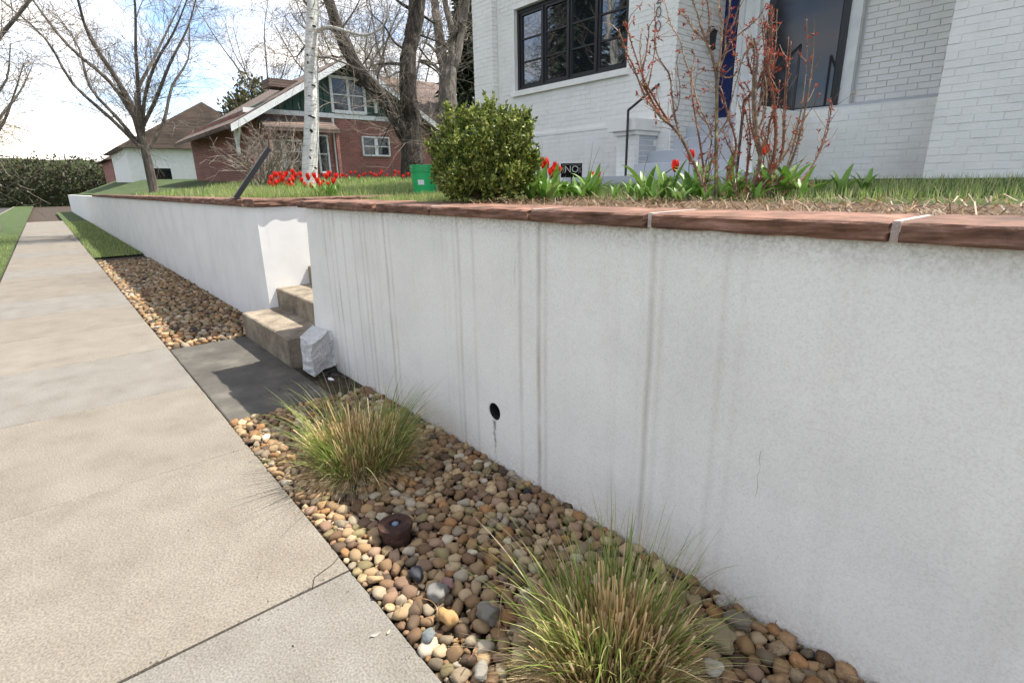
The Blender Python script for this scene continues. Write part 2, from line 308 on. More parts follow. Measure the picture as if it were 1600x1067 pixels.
def brickmat():
    mt, n, l, b = nt('red_brick')
    br = N(n, 'ShaderNodeTexBrick'); br.inputs['Color1'].default_value = (.30, .115, .085, 1); br.inputs['Color2'].default_value = (.22, .085, .07, 1); br.inputs['Mortar'].default_value = (.30, .20, .165, 1)
    br.inputs['Scale'].default_value = 1; br.inputs['Mortar Size'].default_value = .008; br.inputs['Brick Width'].default_value = .22; br.inputs['Row Height'].default_value = .075
    l.new(coords(n, l, (1, 1, 1), swiz=(1, 2, 0)), br.inputs['Vector'])
    no = N(n, 'ShaderNodeTexNoise', Scale=1.2, Detail=6); l.new(coords(n, l), no.inputs['Vector']); rp = ramp(n, [(.3, (.8, .8, .8)), (.7, (1.2, 1.15, 1.1))]); l.new(no.outputs['Fac'], rp.inputs[0])
    mm = N(n, 'ShaderNodeMixRGB', blend_type='MULTIPLY'); mm.inputs[0].default_value = 1; l.new(br.outputs[0], mm.inputs[1]); l.new(rp.outputs[0], mm.inputs[2]); l.new(mm.outputs[0], b.inputs['Base Color'])
    b.inputs['Roughness'].default_value = .9; bp = N(n, 'ShaderNodeBump', Strength=.5, Distance=.01); bp.invert = True; l.new(br.outputs['Fac'], bp.inputs['Height']); l.new(bp.outputs[0], b.inputs['Normal']); return mt
M['redbrick'] = brickmat()
def shingle():
    mt, n, l, b = nt('brown_roof_shingles')
    br = N(n, 'ShaderNodeTexBrick'); br.inputs['Color1'].default_value = (.16, .115, .095, 1); br.inputs['Color2'].default_value = (.10, .072, .06, 1); br.inputs['Mortar'].default_value = (.05, .037, .03, 1)
    br.inputs['Scale'].default_value = 1; br.inputs['Mortar Size'].default_value = .012; br.inputs['Brick Width'].default_value = .3; br.inputs['Row Height'].default_value = .09
    l.new(coords(n, l, (1, 1, 1), swiz=(0, 2, 1)), br.inputs['Vector'])
    no = N(n, 'ShaderNodeTexNoise', Scale=.9, Detail=7); l.new(coords(n, l), no.inputs['Vector']); rp = ramp(n, [(.3, (.7, .7, .7)), (.7, (1.35, 1.3, 1.2))]); l.new(no.outputs['Fac'], rp.inputs[0])
    mm = N(n, 'ShaderNodeMixRGB', blend_type='MULTIPLY'); mm.inputs[0].default_value = 1; l.new(br.outputs[0], mm.inputs[1]); l.new(rp.outputs[0], mm.inputs[2]); l.new(mm.outputs[0], b.inputs['Base Color'])
    b.inputs['Roughness'].default_value = .95; return mt
M['shingle'] = shingle()
M['greensiding'] = mottled('green_painted_siding', [(.3, (.03, .065, .055)), (.7, (.06, .11, .09))], 2, 6, .7, .2, 30, .004)
def birchbark():
    mt, n, l, b = nt('birch_bark')
    a = N(n, 'ShaderNodeTexNoise', Scale=3.2, Detail=5, Roughness=.6); l.new(coords(n, l, (1.6, 1.6, 14)), a.inputs['Vector'])
    r1 = ramp(n, [(.30, (.05, .04, .035)), (.36, (.40, .38, .34)), (.5, (.60, .585, .53)), (.8, (.68, .67, .62))]); l.new(a.outputs['Fac'], r1.inputs[0])
    c = N(n, 'ShaderNodeTexNoise', Scale=2.2, Detail=6); l.new(coords(n, l, (1, 1, 1)), c.inputs['Vector']); r2 = ramp(n, [(.3, (.75, .75, .73)), (.6, (1, 1, 1))]); l.new(c.outputs['Fac'], r2.inputs[0])
    mm = N(n, 'ShaderNodeMixRGB', blend_type='MULTIPLY'); mm.inputs[0].default_value = 1; l.new(r1.outputs[0], mm.inputs[1]); l.new(r2.outputs[0], mm.inputs[2])
    l.new(mm.outputs[0], b.inputs['Base Color']); b.inputs['Roughness'].default_value = .7
    bp = N(n, 'ShaderNodeBump', Strength=.4, Distance=.01); l.new(a.outputs['Fac'], bp.inputs['Height']); l.new(bp.outputs[0], b.inputs['Normal']); return mt
M['birch'] = birchbark()
M['darkconc'] = mottled('dark_concrete', [(.3, (.03, .027, .023)), (.7, (.09, .08, .07))], 20, 6, .95, .6, 60, .005)  # darker concrete for the rubble below the corner lump
M['dark'] = plain('dark_knot', (.02, .015, .012), .9)
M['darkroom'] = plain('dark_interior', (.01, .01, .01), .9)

# ================================================================ THE SETTING
YE = .703                        # edge of the sidewalk against the stones
WY = 1.764                       # plane of the wall face
XL = -6.4                        # far side wall of the stairs
ZT = 1.43                        # top of the plaster, underside of the coping
ZC = 1.492                       # top of the coping
def g(x, y):
    s = min(max((y-2.25)/4.0, 0), 1)
    return 1.455 + .125*s + .02*max(0, -x-7)*min(1, max(0, y-2.6)/3) + .015*noise.noise(Vector((x*.7, y*.7, 0)))*min(1, max(0, y-2.3))
def grid_mesh(x0, x1, y0, y1, step, fz):
    nx = max(1, int((x1-x0)/step)); ny = max(1, int((y1-y0)/step)); V = []; F = []
    for j in range(ny+1):
        for i in range(nx+1):
            x = x0+(x1-x0)*i/nx; y = y0+(y1-y0)*j/ny; V.append((x, y, fz(x, y)))
    for j in range(ny):
        for i in range(nx): a = j*(nx+1)+i; F.append((a, a+1, a+nx+2, a+nx+1))
    return np.array(V), np.array(F)
def struct(name, me_or_mb, mats=None):
    if isinstance(me_or_mb, MB): o = me_or_mb.build(name, mats)
    else: o = link(name, me_or_mb)
    o['kind'] = 'structure'; return o
V, F = grid_mesh(-400, 400, -400, 400, 100, lambda x, y: -.16)
struct('ground', np_mesh('ground', V, F, M['soil']))
# raised yards behind the walls
bits = []
for (a, b, c, d, st) in ((-4.7, 14, 2.0, 12, .25), (-60, XL-.12, 2.0, 12, .5), (-60, 14, 12, 60, 2.)):
    bits.append(grid_mesh(a, b, c, d, st, g))
Vs, Fs, k = [], [], 0
for V, F in bits: Vs.append(V); Fs.append(F+k); k += len(V)
struct('lawn_ground', np_mesh('lawn_ground', np.vstack(Vs), np.vstack(Fs), M['turf'], smooth=True))
# garden bed soil with mulch behind the coping
V, F = grid_mesh(-3.5, 8, 2.06, 2.85, .05, lambda x, y: g(x, y)+.012+.02*noise.noise(Vector((x*5, y*5, 1)))+(-.05 if y < 2.08 else 0)+.012*noise.noise(Vector((x*22, y*22, 4))))
struct('mulch_bed', np_mesh('mulch_bed', V, F, M['mulch'], smooth=True))
# landing path at the head of the stairs
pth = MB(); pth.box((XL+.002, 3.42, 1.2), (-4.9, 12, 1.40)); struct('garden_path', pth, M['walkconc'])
# verge, kerb, street
V, F = grid_mesh(-120, 60, -2.7, -.92, 1, lambda x, y: .005+.03*noise.noise(Vector((x, y*2, 3))))
struct('verge', np_mesh('verge', V, F, M['turf'], smooth=True))
V, F = grid_mesh(-60, -17.002, YE+.003, WY-.002, .5, lambda x, y: .01+.02*noise.noise(Vector((x, y*2, 3)))); struct('grass_strip', np_mesh('grass_strip', V, F, M['turf'], smooth=True))
kb = MB(); kb.box((-120, -2.86, -.3), (60, -2.70, .0)); struct('kerb', kb, M['conc'])
rd = MB(); rd.add([(-120, -12, -.13), (60, -12, -.13), (60, -2.86, -.13), (-120, -2.86, -.13)], [(0, 1, 2, 3)]); struct('street', rd, M['asphalt'])
V, F = grid_mesh(-120, 60, -40, -12, 4, lambda x, y: .0); struct('far_verge', np_mesh('far_verge', V, F, M['turf']))

# ---- slabs
def rough_slab(x0, x1, y0, y1, z0, z1, bevel=.008, step=.12, amp=.002, seed=0):
    """one slab with worn arris and a slightly uneven top"""
    bm = bmesh.new(); nx = max(2, int((x1-x0)/step)); ny = max(2, int((y1-y0)/step))
    xs = [x0, x0+bevel]+[x0+bevel+(x1-x0-2*bevel)*i/nx for i in range(1, nx)]+[x1-bevel, x1]
    ys = [y0, y0+bevel]+[y0+bevel+(y1-y0-2*bevel)*i/ny for i in range(1, ny)]+[y1-bevel, y1]
    gv = []
    for j, y in enumerate(ys):
        for i, x in enumerate(xs):
            e = i in (0, len(xs)-1) or j in (0, len(ys)-1)
            gx = x+amp*1.5*noise.noise(Vector((x*9, y*9, seed))) ; gy = y+amp*1.5*noise.noise(Vector((x*9, y*9, seed+5)))
            gv.append(bm.verts.new((gx, gy, z1-(bevel*.8 if e else 0)+amp*noise.noise(Vector((x*3, y*3, seed+9))))))
    n = len(xs)
    for j in range(len(ys)-1):
        for i in range(n-1): bm.faces.new((gv[j*n+i], gv[j*n+i+1], gv[(j+1)*n+i+1], gv[(j+1)*n+i]))
    ring = [gv[i] for i in range(n)]+[gv[j*n+n-1] for j in range(1, len(ys))]+[gv[(len(ys)-1)*n+i] for i in range(n-2, -1, -1)]+[gv[j*n] for j in range(len(ys)-2, 0, -1)]
    lo = [bm.verts.new((v.co.x, v.co.y, z0)) for v in ring]
    for i in range(len(ring)): k = (i+1) % len(ring); bm.faces.new((ring[i], lo[i], lo[k], ring[k]))
    me = bpy.data.meshes.new('slab'); bm.normal_update(); bm.to_mesh(me); bm.free(); return me
sw = empty('sidewalk', (-1, 0, 0)); sw['kind'] = 'structure'
edges = [-1.958+1.52*k for k in range(-26, 4)]
for k in range(len(edges)-1):
    x0, x1 = edges[k]+.004, edges[k+1]-.004
    if abs(x1-(-1.962)) < .01:
        # this slab has lost the corner at the joint: cut it off and lay the chip beside it
        mbs = MB(); K = [hz(*q_, 0) for q_ in ((486, 916), (490, 901), (519, 880))]; zt = -.001
        k0, k1, k2 = K; poly = [(x0, -.9), (x1, -.9), (x1, k0.y), (k1.x, k1.y), (k2.x, k2.y), (k2.x-.03, YE), (x0, YE)]
        mbs.prism(poly, -.10, zt); o = mbs.build('slab', M['conc'], sw)
        mbs = MB(); mbs.prism([(x1-.001, k0.y+.006), (k1.x+.004, k1.y+.003), (k2.x+.004, k2.y+.003), (k2.x-.024, YE-.001), (x1-.001, YE-.001)], -.10, zt-.004); o = mbs.build('slab_fragment', M['conc'], sw)
        o['label'] = 'broken corner piece of sidewalk slab'
    else:
        me = rough_slab(x0, x1, -.9, YE, -.10, .0, seed=k); me.materials.append(M['conc'] if k % 3 != 2 else M['concgrey'])
        o = link('slab', me); o.parent = sw; o.location = (1, 0, 0)
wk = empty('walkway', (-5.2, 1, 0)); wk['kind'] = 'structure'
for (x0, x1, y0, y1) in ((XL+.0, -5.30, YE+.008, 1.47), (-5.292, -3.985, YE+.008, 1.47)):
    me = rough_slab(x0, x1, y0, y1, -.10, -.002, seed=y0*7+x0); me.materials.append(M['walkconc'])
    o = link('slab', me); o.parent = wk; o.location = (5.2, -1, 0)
bedm = MB(); bedm.add([(-3.99, YE, -.055), (6, YE, -.055), (6, WY+.05, -.055), (-3.99, WY+.05, -.055)], [(0, 1, 2, 3)])
bedm.add([(-5.2, 1.47, -.02), (-3.9, 1.47, -.02), (-3.9, WY+.05, -.02), (-5.2, WY+.05, -.02)], [(0, 1, 2, 3)])
bedm.add([(-17, YE, -.03), (XL-.01, YE, -.03), (XL-.01, WY+.05, -.03), (-17, WY+.05, -.03)], [(0, 1, 2, 3)])
bed = struct('pebble_bed', bedm, M['soil'])

# ================================================================ WALLS
def noisy(o, amp=.004, sc=3.):
    for v in o.data.vertices: v.co.y += amp*noise.noise(Vector((v.co.x*sc, v.co.z*sc, 7)))
def plaster_wall(name, parent, faces_fn, mat):
    pass
wall = empty('retaining_wall', (-2, WY, 0)); tag(wall, 'long white stucco retaining wall with red sandstone coping above the pebble bed', 'wall')
# front body, end slightly battered, with a real weep hole
def body_mesh():
    bm = bmesh.new()
    x_end = lambda z: -4.885-.19*(1-z/ZT)**1.3
    xr = 9.0; nz_ = 12
    xs_t = [i/44 for i in range(45)]
    def px_(t, z): return x_end(z)+(xr-x_end(z))*(t**1.25)
    rows = []
    for j in range(nz_+1):
        z = -.15+(ZT+.15)*j/nz_; zz = max(z, 0)
        rows.append([bm.verts.new((px_(t, zz), WY+.005*noise.noise(Vector((px_(t, zz)*1.6, z*1.6, 3)))+.0, z)) for t in xs_t])
    for j in range(nz_):
        for i in range(len(xs_t)-1): bm.faces.new((rows[j][i], rows[j][i+1], rows[j+1][i+1], rows[j+1][i]))
    # back and top
    back = [[bm.verts.new((r[i].co.x if i else r[0].co.x, WY+.28, r[i].co.z)) for i in range(len(xs_t))] for r in (rows[0], rows[-1])]
    for i in range(len(xs_t)-1):
        bm.faces.new((rows[-1][i], rows[-1][i+1], back[1][i+1], back[1][i])); bm.faces.new((back[0][i], back[0][i+1], rows[0][i+1], rows[0][i]))
        bm.faces.new((back[0][i+1], back[0][i], back[1][i], back[1][i+1]))
    bm.faces.new([r[-1] for r in rows]+[back[1][-1], back[0][-1]])
    bm.faces.new([r[0] for r in rows][::-1]+[back[0][0], back[1][0]])
    bmesh.ops.recalc_face_normals(bm, faces=bm.faces)
    me = bpy.data.meshes.new('wall_body'); bm.to_mesh(me); bm.free(); return me
DR = hy(772.5, 643, WY)
bmsh = body_mesh(); tmp = bpy.data.objects.new('tmp', bmsh); COL.objects.link(tmp)
cut = MB(); cut.tube([(DR.x, WY-.1, DR.z), (DR.x, WY+.2, DR.z)], .0535, 36); co_ = cut.build('cut', M['dark'])
md = tmp.modifiers.new('b', 'BOOLEAN'); md.object = co_; md.operation = 'DIFFERENCE'; md.solver = 'EXACT'
dg = bpy.context.evaluated_depsgraph_get(); me2 = bpy.data.meshes.new_from_object(tmp.evaluated_get(dg))
bpy.data.objects.remove(tmp); bpy.data.objects.remove(co_)
me2.materials.clear(); me2.materials.append(M['stucco'])
o = link('wall_body', me2); o.parent = wall; o.location = (2, -WY, 0)
# drain pipe: thin-walled tube set in the hole
dp = MB(); nn = 28
for (r0, r1, ya, yb) in ((.0515, .0455, WY+.006, WY+.19),):
    ring = lambda r, y: [(DR.x+r*math.cos(2*math.pi*k/nn), y, DR.z+r*math.sin(2*math.pi*k/nn)) for k in range(nn)]
    dp.add(ring(r0, ya)+ring(r1, ya)+ring(r1, yb), [(k, (k+1) % nn, nn+(k+1) % nn, nn+k) for k in range(nn)]+[(nn+k, nn+(k+1) % nn, 2*nn+(k+1) % nn, 2*nn+k) for k in range(nn)]+[tuple(2*nn+k for k in range(nn))])
dp.build('drain_pipe', plain('black_drain_plastic', (.010, .010, .010), .8), wall)
# rust-black runnel under the pipe mouth (a stain with its own shape)
st = MB()
for k in range(26):
    zz = DR.z-.053-k*.0105; w = .0135*(1-k/34)+.003*math.sin(k*1.7); x = DR.x+.004*math.sin(k*.6)+.0015*k*.3
    st.v.append((x-w, WY-.0052, zz)); st.v.append((x+w*.8, WY-.0052, zz)); f_ = max(0, 1-abs(k-2)/26)
    st.c += [(f_, f_, f_)]*2
st.f = [(2*i, 2*i+1, 2*i+3, 2*i+2) for i in range(25)]; st.mi = [0]*25
mt, n, l, b = nt('drain_stain'); b.inputs['Base Color'].default_value = (.25, .24, .21, 1); b.inputs['Roughness'].default_value = .9
tr = n.new('ShaderNodeBsdfTransparent'); ms = n.new('ShaderNodeMixShader'); at = N(n, 'ShaderNodeAttribute', attribute_name='tint')
nn_ = N(n, 'ShaderNodeTexNoise', Scale=60, Detail=5); l.new(coords(n, l, (1, 1, .25)), nn_.inputs['Vector']); mm = N(n, 'ShaderNodeMath', operation='MULTIPLY')
rr = ramp(n, [(.30, (.35, .35, .35)), (.6, (.8, .8, .8))]); l.new(nn_.outputs['Fac'], rr.inputs[0]); l.new(rr.outputs[0], mm.inputs[0]); l.new(at.outputs['Fac'], mm.inputs[1])
l.new(mm.outputs[0], ms.inputs[0]); l.new(tr.outputs[0], ms.inputs[1]); l.new(b.outputs[0], ms.inputs[2]); l.new(ms.outputs[0], n['Material Output'].inputs[0])
st.build('drain_stain', mt, wall)
# return of the wall along the stairs
rb = MB(); rb.box((-4.90, WY+.283, -.1), (-4.62, 5.2, ZT-.002)); rb.build('return_wall', M['stucco_lit'], wall)
# hairline crack in the plaster
def crack(pts):
    c = MB(); P3 = [hy(*p, WY-.0062) for p in pts]
    for i, p in enumerate(P3): w = .0007*(1+.6*math.sin(i*2.1)); c.v += [(p.x-w, p.y, p.z), (p.x+w, p.y, p.z)]; c.c += [(1, 1, 1)]*2
    c.f = [(2*i, 2*i+1, 2*i+3, 2*i+2) for i in range(len(P3)-1)]; c.mi = [0]*len(c.f); c.build('hairline_crack', plain('crack_shade', (.36, .34, .31), .9), wall)
crack([(811, 378), (808, 386), (804, 396), (805, 410), (803, 428), (805, 448)])
crack([(1189, 704), (1186, 718), (1188, 730), (1183, 745), (1184, 760), (1180, 778)])

def capstone(x0, x1, y0, y1, z0, z1, seed, face='y'):
    """flagstone with a split, layered outer face and worn top arris"""
    bm = bmesh.new(); L = (x1-x0); nx = max(4, int(L/.035)); ny = 5; nzz = 5
    def P(i, j, k):
        x = x0+L*i/nx; y = y0+(y1-y0)*j/ny; z = z0+(z1-z0)*k/nzz
        h = lambda s, q=1.: noise.noise(Vector((x*6*q+seed, y*6*q, z*40+s*11)))
        ee = .5-abs(k/nzz-.5)
        if j == 0: y += -.006+.013*h(1)+.009*h(2, 3)+(.008 if k in (0, nzz) else 0)
        if i == 0: x += .004+.006*h(3, 2)
        if i == nx: x -= .004+.006*h(4, 2)
        if k == nzz: z += .002*noise.noise(Vector((x*7, y*7, seed)))-(.005 if j == 0 else 0)-(.003 if i in (0, nx) else 0)
        if k == 0: z += .004*noise.noise(Vector((x*9, 3, seed)))+(.004 if j == 0 else 0)
        return (x, y, z)
    vv = {}
    def V_(i, j, k):
        if (i, j, k) not in vv: vv[(i, j, k)] = bm.verts.new(P(i, j, k))
        return vv[(i, j, k)]
    for i in range(nx):
        for j in range(ny): bm.faces.new((V_(i, j, nzz), V_(i+1, j, nzz), V_(i+1, j+1, nzz), V_(i, j+1, nzz))); bm.faces.new((V_(i, j+1, 0), V_(i+1, j+1, 0), V_(i+1, j, 0), V_(i, j, 0)))
        for k in range(nzz): bm.faces.new((V_(i, 0, k), V_(i+1, 0, k), V_(i+1, 0, k+1), V_(i, 0, k+1))); bm.faces.new((V_(i+1, ny, k), V_(i, ny, k), V_(i, ny, k+1), V_(i+1, ny, k+1)))
    for j in range(ny):
        for k in range(nzz): bm.faces.new((V_(0, j+1, k), V_(0, j, k), V_(0, j, k+1), V_(0, j+1, k+1))); bm.faces.new((V_(nx, j, k), V_(nx, j+1, k), V_(nx, j+1, k+1), V_(nx, j, k+1)))
    if face == 'x':   # rotate so that the split face looks to +x
        for v in bm.verts: v.co = Vector((-v.co.y, v.co.x, v.co.z))
    me = bpy.data.meshes.new('capstone'); bm.to_mesh(me); bm.free(); me.materials.append(M['sandstone']); return me
YF = WY-.032
jts = [-5.02, -4.356, -3.473, -2.779, -1.889, -1.232, -.44, .42, 1.15, 2.0, 2.8, 3.7, 4.6, 5.4, 6.3, 7.2, 8.1, 9.0]
zth = [.058, .058, .060, .058, .054, .062, .064, .06, .06]
for k in range(len(jts)-1):
    zt = ZC+random.uniform(-.005, .005); o = link('capstone', capstone(jts[k]+.012, jts[k+1]-.012, YF+random.uniform(-.013, .010), 2.085, ZT-(.002 if k < 4 else .004), zt, k*3.7)); o.parent = wall; o.location = (2, -WY, 0)
    if k: mb = MB(); mb.box((jts[k]-.010, YF+.012, ZT+.001), (jts[k]+.010, 2.07, ZC-.006)); mb.build('mortar_joint', M['mortar'], wall)
for k in range(5):
    y0 = 2.09+k*.64; mb = MB(); o = link('capstone', capstone(y0+.006, y0+.634, 4.60, 5.03, ZT, ZC-.002+random.uniform(-.003, .003), k+40, 'x')); o.parent = wall
    o.location = (2, -WY, 0)
    for v in o.data.vertices: v.co.x = -9.62-v.co.x    # mirror: the split face looks towards the stairs
    o.data.flip_normals()

# the painted concrete lump at the foot of the corner
qz = lambda x, y: (400+x/4.106, 400+y/4.106)
fb = hy(*qz(360, 570), 1.5); fbot = hy(*qz(370, 770), 1.5); lt = hy(*qz(275, 522), 1.5); lb = hy(*qz(300, 735), 1.5)
rt_ = hy(*qz(462, 480), 1.735); rbm = hy(*qz(500, 700), 1.735); bt = hy(*qz(375, 450), WY-.002)
bm = bmesh.new()
def ringpts(t):
    A = lb.lerp(lt, t); B = fbot.lerp(fb, t); C = rbm.lerp(rt_, t)
    return [Vector((-5.1, WY+.01, A.z)), Vector((A.x-.0, 1.505, A.z)), A.lerp(B, .5), B, B.lerp(C, .5), C, Vector((C.x, WY+.01, C.z))]
rows = []
for j in range(9):
    t = j/8; ps = ringpts(t); row = []
    for q, p in enumerate(ps):
        p = p+Vector((.022*noise.noise(p*9)+.012*noise.noise(p*25), .022*noise.noise(p*9+Vector((5, 5, 5)))+.012*noise.noise(p*25+Vector((5, 5, 5))), 0))
        if j == 0: p.z += .07*noise.noise(p*22+Vector((9, 0, 0)))
        row.append(bm.verts.new(p))
    rows.append(row)
for j in range(8):
    for q in range(6): bm.faces.new((rows[j][q], rows[j][q+1], rows[j+1][q+1], rows[j+1][q]))
tp = bm.verts.new(bt); tb = bm.verts.new(Vector((-5.1, WY+.01, bt.z)))
tr_ = rows[-1]
bm.faces.new((tr_[0], tr_[1], tb)); bm.faces.new((tr_[1], tr_[2], tp, tb)); bm.faces.new((tr_[2], tr_[3], tp)); bm.faces.new((tr_[3], tr_[4], tp)); bm.faces.new((tr_[4], tr_[5], tr_[6], tp))
bm.faces.new([r for r in rows[0]][::-1])
bmesh.ops.recalc_face_normals(bm, faces=bm.faces); me = bpy.data.meshes.new('foot_block'); bm.to_mesh(me); bm.free()
me.materials.append(mottled('painted_rough_concrete', [(.3, (.50, .50, .50)), (.5, (.60, .60, .59)), (.75, (.72, .715, .70))], 14, 8, .85, 1., 28, .025, fine=.15, fscale=50))
o = link('foot_block', me); o.parent = wall; o.location = (2, -WY, 0); o['label'] = 'rough painted concrete lump at the corner foot'
# crumbled base of the wall in the shade under the lump


# wall on the far side of the stairs
lw = empty('retaining_wall', (XL, WY, 0)); tag(lw, 'sunlit white stucco wall with red coping on the far side of the concrete steps', 'wall')
mb = MB(); mb.prism([(XL, WY), (XL, 5.2), (XL-.28, 5.2), (XL-.28, WY+.28), (-60, WY+.28), (-60, WY)], -.1, 1.403)
o = mb.build('wall_body', M['stucco_lit'], lw)
yj = [WY-.03, 2.30, 2.98, 3.7, 4.5, 5.2]
for k in range(5):
    me = capstone(yj[k]+.006, yj[k+1]-.006, -XL-.03, -XL+.36, 1.405, 1.492+random.uniform(-.003, .002), 60+k, 'x'); o = link('capstone', me); o.parent = lw; o.location = (-XL, -WY, 0)
xj = XL-.372
while xj > -30:
    w = random.uniform(.6, 1.0)
    me = capstone(xj-w+.006, xj-.006, YF, 2.07, 1.405, 1.49+random.uniform(-.003, .003), xj); o = link('capstone', me); o.parent = lw; o.location = (-XL, -WY, 0); xj -= w

# steps
stp = empty('concrete_steps', (-5.64, 1.46, 0)); tag(stp, 'worn concrete steps climbing between the two white walls', 'steps')
ys_ = [1.46, 1.86, 2.25, 2.64, 3.03, 3.42]; zs_ = [.275, .50, .715, .94, 1.165, 1.395]
for k in range(5):
    me = rough_slab(XL+.003, -4.905, ys_[k], ys_[k+1]+.04, max(-.1, zs_[k]-.24) if k else -.1, zs_[k], bevel=.014, amp=.005, seed=30+k, step=.1)
    me.materials.append(M['stepconc']); o = link('step', me); o.parent = stp; o.location = (5.64, -1.46, 0)
mb = MB(); mb.box((XL+.01, 3.40, 0), (-4.91, 3.6, 1.39)); mb.build('top_riser', M['stepconc'], stp)
mb = MB()
for k in range(5): mb.box((XL+.01, ys_[k]+.02, -.1), (-4.93, ys_[k+1]+.03, zs_[k]-.2))
mb.build('step_core', M['stepconc'], stp)

# ================================================================ WHITE HOUSE
HY = 6.5; HX = -4.34; HL = -8.45
LEDGE = 2.395
house = empty('white_brick_house', (-6, HY, 1.5)); tag(house, 'white painted brick house with a black casement window and a porch recess', 'house')
def wallbox(mb, a, b): mb.box(a, b)
wx0, wx1, wz0, wz1 = hy(804.5, 143, HY).x, hy(979, 108, HY).x, hy(806, 143.5, HY).z, hy(799.5, 20.4, HY).z+.04
PX = hy(768.5, 40, HY-.12).x   # right edge of the proud corner strip
# backing wall (mortar plane); bricks stand 6 mm proud of it
mb = MB(); TOP = 5.9
mb.box((HL+.02, HY+.0035, .9), (wx0, HY+.3, TOP)); mb.box((wx1, HY+.0035, .9), (HX-.012, HY+.3, TOP))
mb.box((wx0, HY+.0035, .9), (wx1, HY+.3, wz0-.06)); mb.box((wx0, HY+.0035, wz1), (wx1, HY+.3, TOP))
mb.box((HX-.3, HY+.302, .9), (HX-.012, 7.7, TOP)); mb.box((HL+.02, HY+.302, .9), (HL+.3, 14, TOP))
mb.box((PX+.002, HY-.0185, .9), (HX-.03, HY+.006, LEDGE-.046)); mb.box((HL+.01, HY-.12+.0035, .9), (PX-.01, HY+.010, TOP))
mb.box((HX-.3, 7.702, .9), (-1.5, 7.95, TOP)); mb.box((-1.5, HY+.0035, .9), (5, HY+.3, TOP)); mb.box((-1.5, HY+.302, .9), (-1.2, 7.7, TOP))
mb.box((HX-.010, HY+.0035, 4.75), (-1.502, 7.70, TOP))
mb.build('wall', M['whitebrick2'], house)
mb = MB(); mb.box((HX, 7.2, 4.70), (-1.502, 7.69, 4.745)); mb.box((HX, HY+.02, 4.70), (-1.502, 7.19, 4.745)); mb.build('porch_ceiling', M['whitepaint'], house)
# individual bricks
BR = []   # (x0,x1,y0,y1,z0,z1) front-facing bricks
CH, BL, BJ = .0677, .205, .009
def course_front(xa, xb, y, z0, z1, dep_=.05, holes=()):
    k = 0; z = z0
    while z < z1:
        x = xa-(.107 if k % 2 else 0)
        while x < xb:
            a, b = max(x, xa), min(x+BL-BJ, xb)
            zt = z+CH-BJ
            for (hx0, hx1, hz0, hz1) in holes:
                if zt > hz0 and z < hz1:
                    if a >= hx0 and b <= hx1: a = b = 0
                    elif a < hx0 < b: b = hx0
                    elif a < hx1 < b: a = hx1
            if b-a > .03: BR.append((a, b, y, y+dep_, z, zt, 'f'))
            x += BL
        z += CH; k += 1
def course_side(x, ya, yb, z0, z1):
    k = 0; z = z0
    while z < z1:
        y = ya-(.107 if k % 2 else 0)
        while y < yb:
            a, b = max(y, ya), min(y+BL-BJ, yb)
            if b-a > .03: BR.append((x-.05, x, a, b, z, z+CH-BJ, 's'))
            y += BL
        z += CH; k += 1
LEDGE = 2.395
course_front(PX, HX-.055, HY, LEDGE+.0, TOP, holes=((wx0-.030, wx1+.030, wz0-.075, wz1),))
course_front(PX, HX-.055, HY-.022, 1.48, LEDGE-.04)
course_front(HL, PX-.052, HY-.12, 1.48, TOP)
course_side(PX, HY-.12, HY-.004, 1.48, TOP); course_side(HX, HY, 7.68, 1.9, 4.75)
course_front(HX+.01, -1.5, 7.69, 2.2, 4.7, holes=((HX+.0, -2.6, 0, 4.45),))
course_front(-1.5, 5, HY, 1.45, TOP, holes=((-.2, 1.6, 2.9, 4.4),))
course_front(-2.945, -1.505, 7.128, 1.48, 2.36, .03); course_front(-3.19, -2.955, 5.997, 1.68, 2.36, .002)
bmats = M['whitebrick']
def bk_px(b):
    c = Vector(((b[0]+b[1])/2, (b[2]+b[3])/2, (b[4]+b[5])/2)); x, y, d = prj(c)
    if d < 0 or not (400 < x < 1200 and -5 < y < 300): return 0
    if b[6] == 'f' and wx0 < c.x < wx1 and 3.1 < c.z < wz1: return 0
    a = prj((b[0], b[2], b[4])); e = prj((b[1], b[3] if b[6] == 's' else b[2], b[4])); return abs(a[0]-e[0])*(1 if y > 0 else 0)
order = sorted(range(len(BR)), key=lambda i: -bk_px(BR[i])); single = set(i for i in order[:290] if bk_px(BR[i]) > 0)
mesh_cache = {}
for i in single:
    b = BR[i]; L_ = tuple(round(v, 3) for v in (b[1]-b[0], b[3]-b[2], b[5]-b[4]))
    if L_ not in mesh_cache:
        q = MB(); q.box((0, 0, 0), L_); mesh_cache[L_] = q.mesh('brick', M['whitebrick'])
    o = bpy.data.objects.new('brick', mesh_cache[L_]); COL.objects.link(o); o.parent = house
    j = random.uniform(-.0022, .0022); jj = 0 if b[6] == 's' else j
    o.location = (b[0]+6+(j if b[6] == 's' else 0), b[2]-HY+jj, b[4]-1.5); o.rotation_euler = (random.uniform(-.006, .006), random.uniform(-.004, .004), random.uniform(-.006, .006))
q = MB()
for i, b in enumerate(BR):
    if i in single: continue
    j = random.uniform(-.0022, .0022)
    if b[6] == 'f': q.box((b[0], b[2]+j, b[4]), (b[1], b[3]+j, b[5]))
    else: q.box((b[0]+j, b[2], b[4]), (b[1]+j, b[3], b[5]))
o = q.build('brickwork', M['whitebrick'], house); o['kind'] = 'stuff'
mb = MB(); mb.box((PX+.002, HY-.030, LEDGE-.045), (HX-.04, HY+.03, LEDGE-.004)); mb.build('ledge', M['whitebrick'], house)
